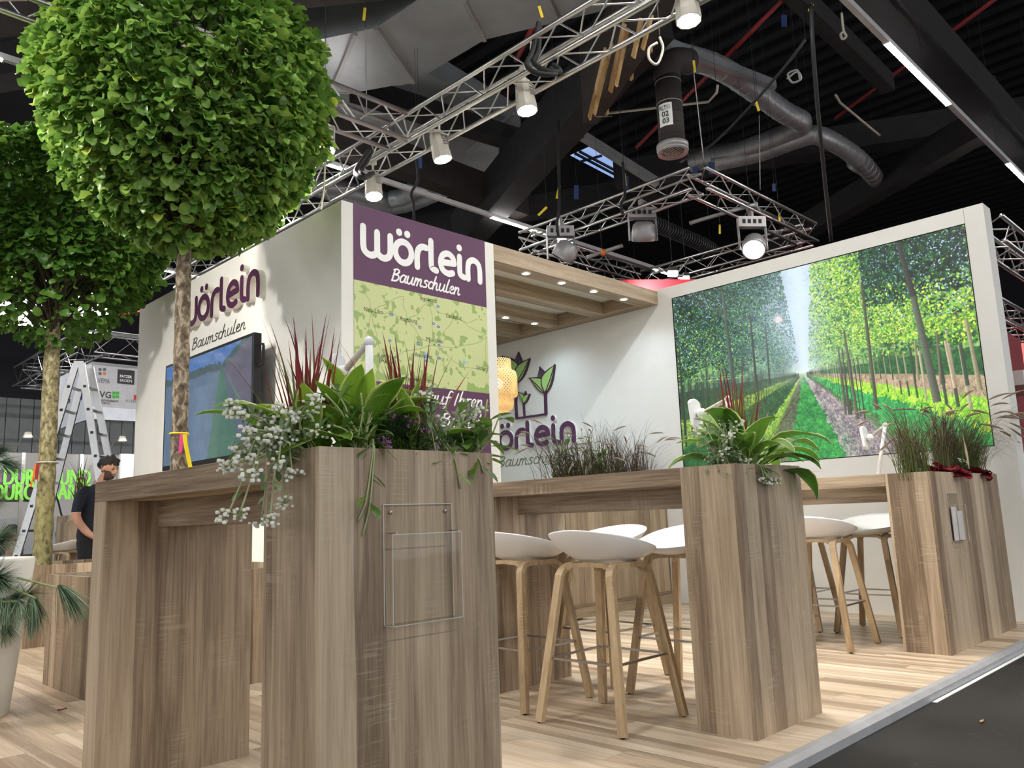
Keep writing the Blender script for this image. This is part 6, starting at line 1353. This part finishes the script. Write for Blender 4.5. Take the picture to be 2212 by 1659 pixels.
def tree(label, base, ztrunk, zc0, zc1, R, rt, n, bmat, lmat, ls, lean=(0, 0), thin=1.0, name='sheared_tree'):
    t = thing(name, label, 'tree', base, 'sheared trees in the oak troughs'); bx, by, bz0 = base; cx, cy = bx+lean[0], by+lean[1]
    m = MB(); P = smooth_pts([(bx, by, bz0), (bx+lean[0]*.3, by+lean[1]*.3, bz0+(zc0-bz0)*.5), (cx, cy, zc0+.1), (cx, cy, zc0+(zc1-zc0)*.75)], 14); k = len(P)
    def tr_(i): u = i/(k-1); return (rt*(1.45 if i == 0 else 1.2 if i < 3 else 1.0)-rt*.25*u if u < .62 else rt*(.85-1.9*(u-.62)))*(1+.05*math.sin(i*2.1)+.03*random.random())
    m.tube(P, [max(.012, tr_(i)) for i in range(k)], 16); m.build('trunk', BK[bmat], t, True)
    br = MB(); ends = []
    for i in range(130):
        a = U_(0, 6.28); z0 = U_(zc0+.03, zc0+(zc1-zc0)*.45); f = U_(.6, .97); u = U_(.2, .98); z1 = zc0+(zc1-zc0)*u; 
        if z1 < z0+.1: z1 = z0+U_(.1, .6)
        u = (z1-zc0)/(zc1-zc0); r = R*crown_r(u, 0, 0)*f; e = (cx+r*math.cos(a), cy+r*math.sin(a), z1); mid = (cx+r*.35*math.cos(a+.2), cy+r*.35*math.sin(a+.2), z0+(z1-z0)*.38)
        br.tube(smooth_pts([(cx, cy, z0), mid, e], 4), [.014*(1-.8*k_/8) for k_ in range(9)], 5, False)
    tag(br.build('branches', LM['twig'], t, True), kind='stuff')
    T = lt[0]; nvl = len(T); Fq = np.array(lt[1]); O = np.array(world_of(t))
    data = []
    eye = np.array(EYE)
    while len(data) < n:
        u = random.random()**.9; a = U_(0, 6.28); rr = R*crown_r(u, 0, 0); 
        if random.random() > (rr/R)*.9+.1: continue
        dep = 1.0-abs(random.gauss(0, .10)) if random.random() < .86 else U_(.35, .9); bump_ = 1+.05*math.sin(a*7+u*9)+.04*math.sin(a*13-u*23)
        p = np.array([cx+rr*dep*bump_*math.cos(a), cy+rr*dep*bump_*math.sin(a), zc0+(zc1-zc0)*u])
        if thin < 1 and u < .30 and random.random() > thin: continue
        if math.sin(a*6+u*13+.7)*math.sin(a*4-u*19) > .42 and random.random() < .62: continue
        out = np.array([math.cos(a), math.sin(a), (u-.35)*1.2]); out /= np.linalg.norm(out)
        x = out*.7+np.array([random.gauss(0, .55), random.gauss(0, .55), -.30+random.gauss(0, .45)]); x /= np.linalg.norm(x)
        z = out*.6+np.array([random.gauss(0, .5), random.gauss(0, .5), .7]); z -= x*(z@x); z /= np.linalg.norm(z); y = np.cross(z, x); s = ls*U_(.65, 1.25)
        data.append((p, x, y, z, s))
    Pn = np.array([d[0] for d in data]); key = np.linalg.norm(Pn-eye, axis=1); order = np.argsort(key)
    near = set(order[:300].tolist())
    tmpl = np_mesh('leaf', T, Fq, LM[lmat], True, np.full(nvl, .15), np.array(lt[2]))
    for i in near:
        p, x, y, z, s = data[i]; Mx = Matrix(((x[0]*s, y[0]*s, z[0]*s, p[0]-O[0]), (x[1]*s, y[1]*s, z[1]*s, p[1]-O[1]), (x[2]*s, y[2]*s, z[2]*s, p[2]-O[2]), (0, 0, 0, 1))); place('leaf', tmpl, t, Mx)
    idx = [i for i in range(n) if i not in near]
    A = np.array([np.stack([data[i][1], data[i][2], data[i][3]])*data[i][4] for i in idx]); V = np.einsum('vk,nkj->nvj', T, A)+Pn[idx][:, None]-O
    F = (Fq[None]+(np.arange(len(idx))*nvl)[:, None, None]).reshape(-1, 4); tn = np.repeat(rng.random(len(idx))*.62+.12+(rng.random(len(idx)) > .985)*.5, nvl)
    fo = place('foliage', np_mesh('foliage', V.reshape(-1, 3), F, LM[lmat], True, tn, np.tile(np.array(lt[2]), (len(idx), 1))), t); fo['kind'] = 'stuff'
    return t
t1 = tree('tall sheared tree with a dense green egg shaped crown and grey trunk', (2.29, 5.52, .5), 0, 2.97, 4.74, .97, .058, 12500, 0, 'linden', .080, (-.02, -.02), 1.0)
t2 = tree('smaller sheared tree with lichen covered trunk and a flat crown base', (2.42, 9.0, .5), 0, 2.90, 5.0, 1.03, .086, 9000, 1, 'linden2', .09, (-.02, .0), .3)
# labels tied to the trunks
def ring(px, py, d, r, c, mat, parent): q = atD(px, py, d); m = MB(); m.lathe([(r, -.006), (r+.004, 0), (r, .006)], (c[0], c[1], q.z), 16); return m.build('tie', M[mat], parent)
ring(390, 938, 5.56, .062, (2.28, 5.51), 'yel_lbl', t1); ring(98, 998, 8.0, .1, (2.42, 9.0), 'lamp', t2)
def label_strip(lab, pts, d, w, mat, nm, text=None):
    k = d/F_; m = MB(); P = [atD(px, py, d) for px, py in pts]; side = rgt
    for i in range(len(P)-1): m.add([P[i]-side*w*k/2, P[i]+side*w*k/2, P[i+1]+side*w*k/2, P[i+1]-side*w*k/2], [(0, 1, 2, 3)])
    m2 = MB(); m2.v = [tuple(Vector(v)+fwd*.002) for v in m.v]; m2.f = [f[::-1] for f in m.f]; m.add(m2.v, m2.f); tag(m.build(nm, M[mat]), lab, 'plant label', 'plant labels on the tree trunks')
label_strip('pink plant label tied to the grey trunk', [(392, 938), (391, 955), (389, 978)], 5.46, 8, 'pink', 'plant_label')
label_strip('yellow plant label tied to the grey trunk', [(399, 938), (400, 955), (404, 975), (411, 1009)], 5.44, 9, 'yel_lbl', 'plant_label')
label_strip('red plant label on the lichen covered trunk', [(82, 1000), (80, 1015), (78, 1036)], 7.85, 7, 'pipe_red', 'plant_label')
label_strip('ochre paper strip hanging from the lichen covered trunk', [(76, 1004), (72, 1030), (66, 1052)], 7.85, 4, 'orange', 'plant_label')

# ------------------------------------------------------------------ pine
pn = thing('young_pine', 'young pine with long soft needles in the white pot', 'pine', (cpt.x, cpt.y, .79))
m = MB(); m.tube([(cpt.x-.05, cpt.y+.05, .79), (cpt.x-.07, cpt.y+.06, 1.2), (cpt.x-.06, cpt.y+.05, 1.7)], [.028, .022, .01], 8); m.build('trunk', LM['twig'], pn, True)
ND = 4.55
tufts = [((-20, 1300), (60, 1285), (118, 1268), (.5, .30), 0), ((118, 1268), (128, 1266), (170, 1312), (.30, .34), 0), ((-25, 1180), (-5, 1170), (45, 1150), (.6, .26), -.08), ((-30, 1010), (0, 1000), (40, 1005), (.42, .26), -.05), ((-20, 1290), (40, 1300), (50, 1330), (.7, .28), -.1), ((-20, 1330), (0, 1345), (15, 1365), (.8, .25), -.05),
         ((-40, 1240), (-10, 1250), (25, 1248), (.7, .25), -.12), ((-30, 1270), (20, 1288), (30, 1290), (.9, .24), .0), ((-60, 1100), (-30, 1085), (-5, 1078), (.6, .24), .05), ((60, 1285), (70, 1290), (85, 1360), (.34, .3), -.06), ((-40, 980), (-20, 975), (10, 975), (.5, .24), .1)]
for a, b, c, (cone, nl), dz in tufts:
    pa, pb, pc_ = (np.array(atD(*q, ND+dz)) for q in (a, b, c)); m = MB(); m.tube(smooth_pts([np.array((cpt.x-.06, cpt.y+.05, max(.9, pa[2]-.05))), pa, pb], 4), .006, 6); tw = m.build('twig', LM['stemg'], pn, True)
    ax = pc_-pb; ax = ax/np.linalg.norm(ax); md = Many()
    for i in range(240):
        s = random.random(); p = pa*(1-s)+pb*s if s < .75 and np.linalg.norm(pb-pa) > .1 else pb; s2 = .45 if p is not pb else 1
        rnd = np.array([random.gauss(0, 1), random.gauss(0, 1), random.gauss(0, 1)]); d = ax+rnd*cone*.6; md.leaf(p+rnd*.004, d, nl*U_(.55, 1.0)*(.62 if cone > .4 else .8), .0046, U_(.05, .7), lambda s_: 1-.7*s_**3, .3, 5, 1, tone=U_(0, .7))
    md.build('needle_tuft', LM['needle'], pn)

# ------------------------------------------------------------------ the man behind the troughs
def person(label, loc, rz, top, cat='person', bow=.25):
    k = top/1.80; bm = bmesh.new()
    def put(vs, fs):
        vv = [bm.verts.new(v) for v in vs]
        for f in fs: bm.faces.new([vv[i] for i in f])
    def limb(pts, rs, n=14):   # tapered limb with rounded ends
        P = smooth_pts(pts, 4); m = len(P); R = np.interp(np.linspace(0, 1, m), np.linspace(0, 1, len(rs)), rs); q = MB()
        d0 = P[0]-P[1]; d0 /= np.linalg.norm(d0); d1 = P[-1]-P[-2]; d1 /= np.linalg.norm(d1)
        q.tube([P[0]+d0*R[0]*.8, P[0]+d0*R[0]*.5]+P+[P[-1]+d1*R[-1]*.5, P[-1]+d1*R[-1]*.8], [R[0]*.4, R[0]*.85]+list(R)+[R[-1]*.85, R[-1]*.4], n); put(q.v, q.f)
    rings = [(.80, -.03, .07, .10), (.86, -.035, .115, .155), (.94, -.04, .128, .168), (1.02, -.045, .118, .155), (1.12, -.045, .110, .142), (1.24, -.04, .120, .158), (1.34, -.02, .126, .176), (1.42, .005, .115, .180), (1.475, .035, .088, .135), (1.51, .06, .064, .082), (1.56, .085, .056, .056), (1.62, .115, .056, .054)]
    n = 24; put([(cx_+rx_*math.cos(6.2832*i/n), ry_*math.sin(6.2832*i/n), z_) for z_, cx_, rx_, ry_ in rings for i in range(n)],
                [(r*n+i, r*n+(i+1) % n, (r+1)*n+(i+1) % n, (r+1)*n+i) for r in range(len(rings)-1) for i in range(n)]+[tuple(range(n-1, -1, -1)), tuple((len(rings)-1)*n+i for i in range(n))])
    for sy in (-1, 1):
        limb([(.0, sy*.150, 1.435), (-.02, sy*.205, 1.36), (-.04, sy*.235, 1.16), (.08, sy*.225, 1.0), (.16, sy*.20, .935)], [.058, .062, .046, .040, .030])
        limb([(-.03, sy*.085, .88), (.0, sy*.10, .70), (.01, sy*.105, .50), (-.02, sy*.105, .30), (-.03, sy*.105, .09)], [.095, .085, .060, .056, .044])
        limb([(-.06, sy*.105, .05), (.04, sy*.115, .045), (.16, sy*.125, .035)], [.044, .046, .036])
    tmp = bpy.data.meshes.new('body'); o = bpy.data.objects.new('body', tmp); C.objects.link(o)
    hc = Vector((.145, 0, 1.675)); Rh = Matrix.Rotation(bow, 4, 'Y')
    def ell(c, r, n=18):
        g = bmesh.ops.create_uvsphere(bm, u_segments=n, v_segments=n//2+2, radius=1, matrix=Matrix.Translation(hc) @ Rh @ Matrix.Translation(c) @ Matrix.Diagonal((*r, 1))); return g
    ell((0, 0, .025), (.098, .076, .092)); ell((.028, 0, -.045), (.068, .058, .075)); ell((.062, 0, -.085), (.030, .034, .028)); ell((.03, 0, -.075), (.05, .055, .045)); ell((.100, 0, -.012), (.018, .013, .028), 10); ell((.110, 0, -.024), (.013, .016, .012), 10); ell((.084, 0, .022), (.016, .048, .012), 10)
    ell((.09, 0, -.058), (.012, .024, .010), 10)
    for sy in (-1, 1): ell((-.008, sy*.078, -.01), (.020, .010, .032), 10)
    for sy in (-1, 1):   # hands: palm and five fingers
        w = Vector((.16, sy*.20, .93)); g = bmesh.ops.create_uvsphere(bm, u_segments=10, v_segments=8, radius=1, matrix=Matrix.Translation(w+Vector((.045, 0, -.02))) @ Matrix.Diagonal((.045, .022, .038, 1)))
        for f in range(5):
            p0 = w+Vector((.075, 0, .012-.018*f)) if f < 4 else w+Vector((.03, -sy*.01, .015)); L = (.075, .082, .076, .06, .055)[f]; d = Vector((.9, 0, -.35)) if f < 4 else Vector((.6, -sy*.5, .35)); p1 = p0+d.normalized()*L*.55; p2 = p1+(d+Vector((-.3, -sy*.25, -.5))).normalized()*L*.5
            q = MB(); q.tube([p0-d*.02, p0, p1, p2], [.0095, .0095, .009, .007], 8); vs = [bm.verts.new(v) for v in q.v]
            for fc in q.f: bm.faces.new([vs[i] for i in fc])
    bmesh.ops.recalc_face_normals(bm, faces=bm.faces[:]); bm.to_mesh(tmp); bm.free(); r = o.modifiers.new('r', 'REMESH'); r.mode = 'VOXEL'; r.voxel_size = .0085; sm_ = o.modifiers.new('m', 'SMOOTH'); sm_.iterations = 3; sm_.factor = .5
    dg = bpy.context.evaluated_depsgraph_get(); fin = bpy.data.meshes.new_from_object(o.evaluated_get(dg)); bpy.data.objects.remove(o)
    for nm in ('skin', 'navy', 'trousers', 'beard', 'black'): fin.materials.append(M[nm])
    Ri = (Matrix.Translation(hc) @ Rh).inverted()
    for p in fin.polygons:
        c = p.center; h = Ri @ c; i = 0
        arm = abs(c.y) > .17
        if c.z < .06+0*c.x and c.z < .1: i = 4
        elif c.z < .98 and not (arm and c.x > .05): i = 2
        elif c.z < 1.505-.25*max(0, .0) and c.z > .9 and not (arm and c.z < 1.20): i = 1
        if c.z > 1.5 and h.z < -.02 and h.z > -.13 and h.x > .005+.0*h.z and not (abs(h.y) < .022 and -.064 < h.z < -.052) and (h.z < -.045 or abs(h.y) > .036) and h.x < .098 and abs(h.y) < .075: i = 3
        p.material_index = i; p.use_smooth = True
    for v in fin.vertices: v.co *= k
    t = thing('person', label, cat, loc); t.rotation_euler.z = rz; place('body', fin, t)
    hb = bmesh.new(); bmesh.ops.create_icosphere(hb, subdivisions=4, radius=1, matrix=Matrix.Translation(hc) @ Rh @ Matrix.Translation((-.008, 0, .038)) @ Matrix.Diagonal((.108, .084, .094, 1)))
    for v in list(hb.verts):
        h = Ri @ v.co; n_ = .010*math.sin(h.x*90+h.y*50)+.008*math.sin(h.y*120+h.z*70)+.006*random.random(); v.co += (v.co-hc).normalized()*(n_+(.018 if h.z > .08 and h.x > 0 else 0))
    bmesh.ops.delete(hb, geom=[v for v in hb.verts if (lambda h: h.z < .045-.0*h.x and (h.x > .035 or h.z < -.055+.0*h.x) or (h.x > .0 and h.z < .03) )(Ri @ v.co)], context='VERTS')
    hm_ = bpy.data.meshes.new('hair'); hb.to_mesh(hm_); hb.free(); hm_.materials.append(M['hair']); hm_.polygons.foreach_set('use_smooth', [True]*len(hm_.polygons))
    for v in hm_.vertices: v.co *= k
    place('hair', hm_, t)
    for sy in (-1, 1):
        e = (Matrix.Translation(hc) @ Rh) @ Vector((.083, sy*.032, .006)); mb = MB(); mb.ball(e*k, .009*k, 8); place('eye', mb.mesh('eye', M['eye'], True), t)
        e = (Matrix.Translation(hc) @ Rh) @ Vector((.092, sy*.033, .026)); mb = MB(); mb.ball(e*k, .016*k, 8, (.35, 1, .3)); place('eyebrow', mb.mesh('eyebrow', M['hair'], True), t)
    return t
mp_ = atD(246, 987, 9.3)
person('bearded man in a dark navy t-shirt looking down behind the oak troughs', (mp_.x-.13, mp_.y+.13, 0), math.radians(-58), mp_.z-.005)
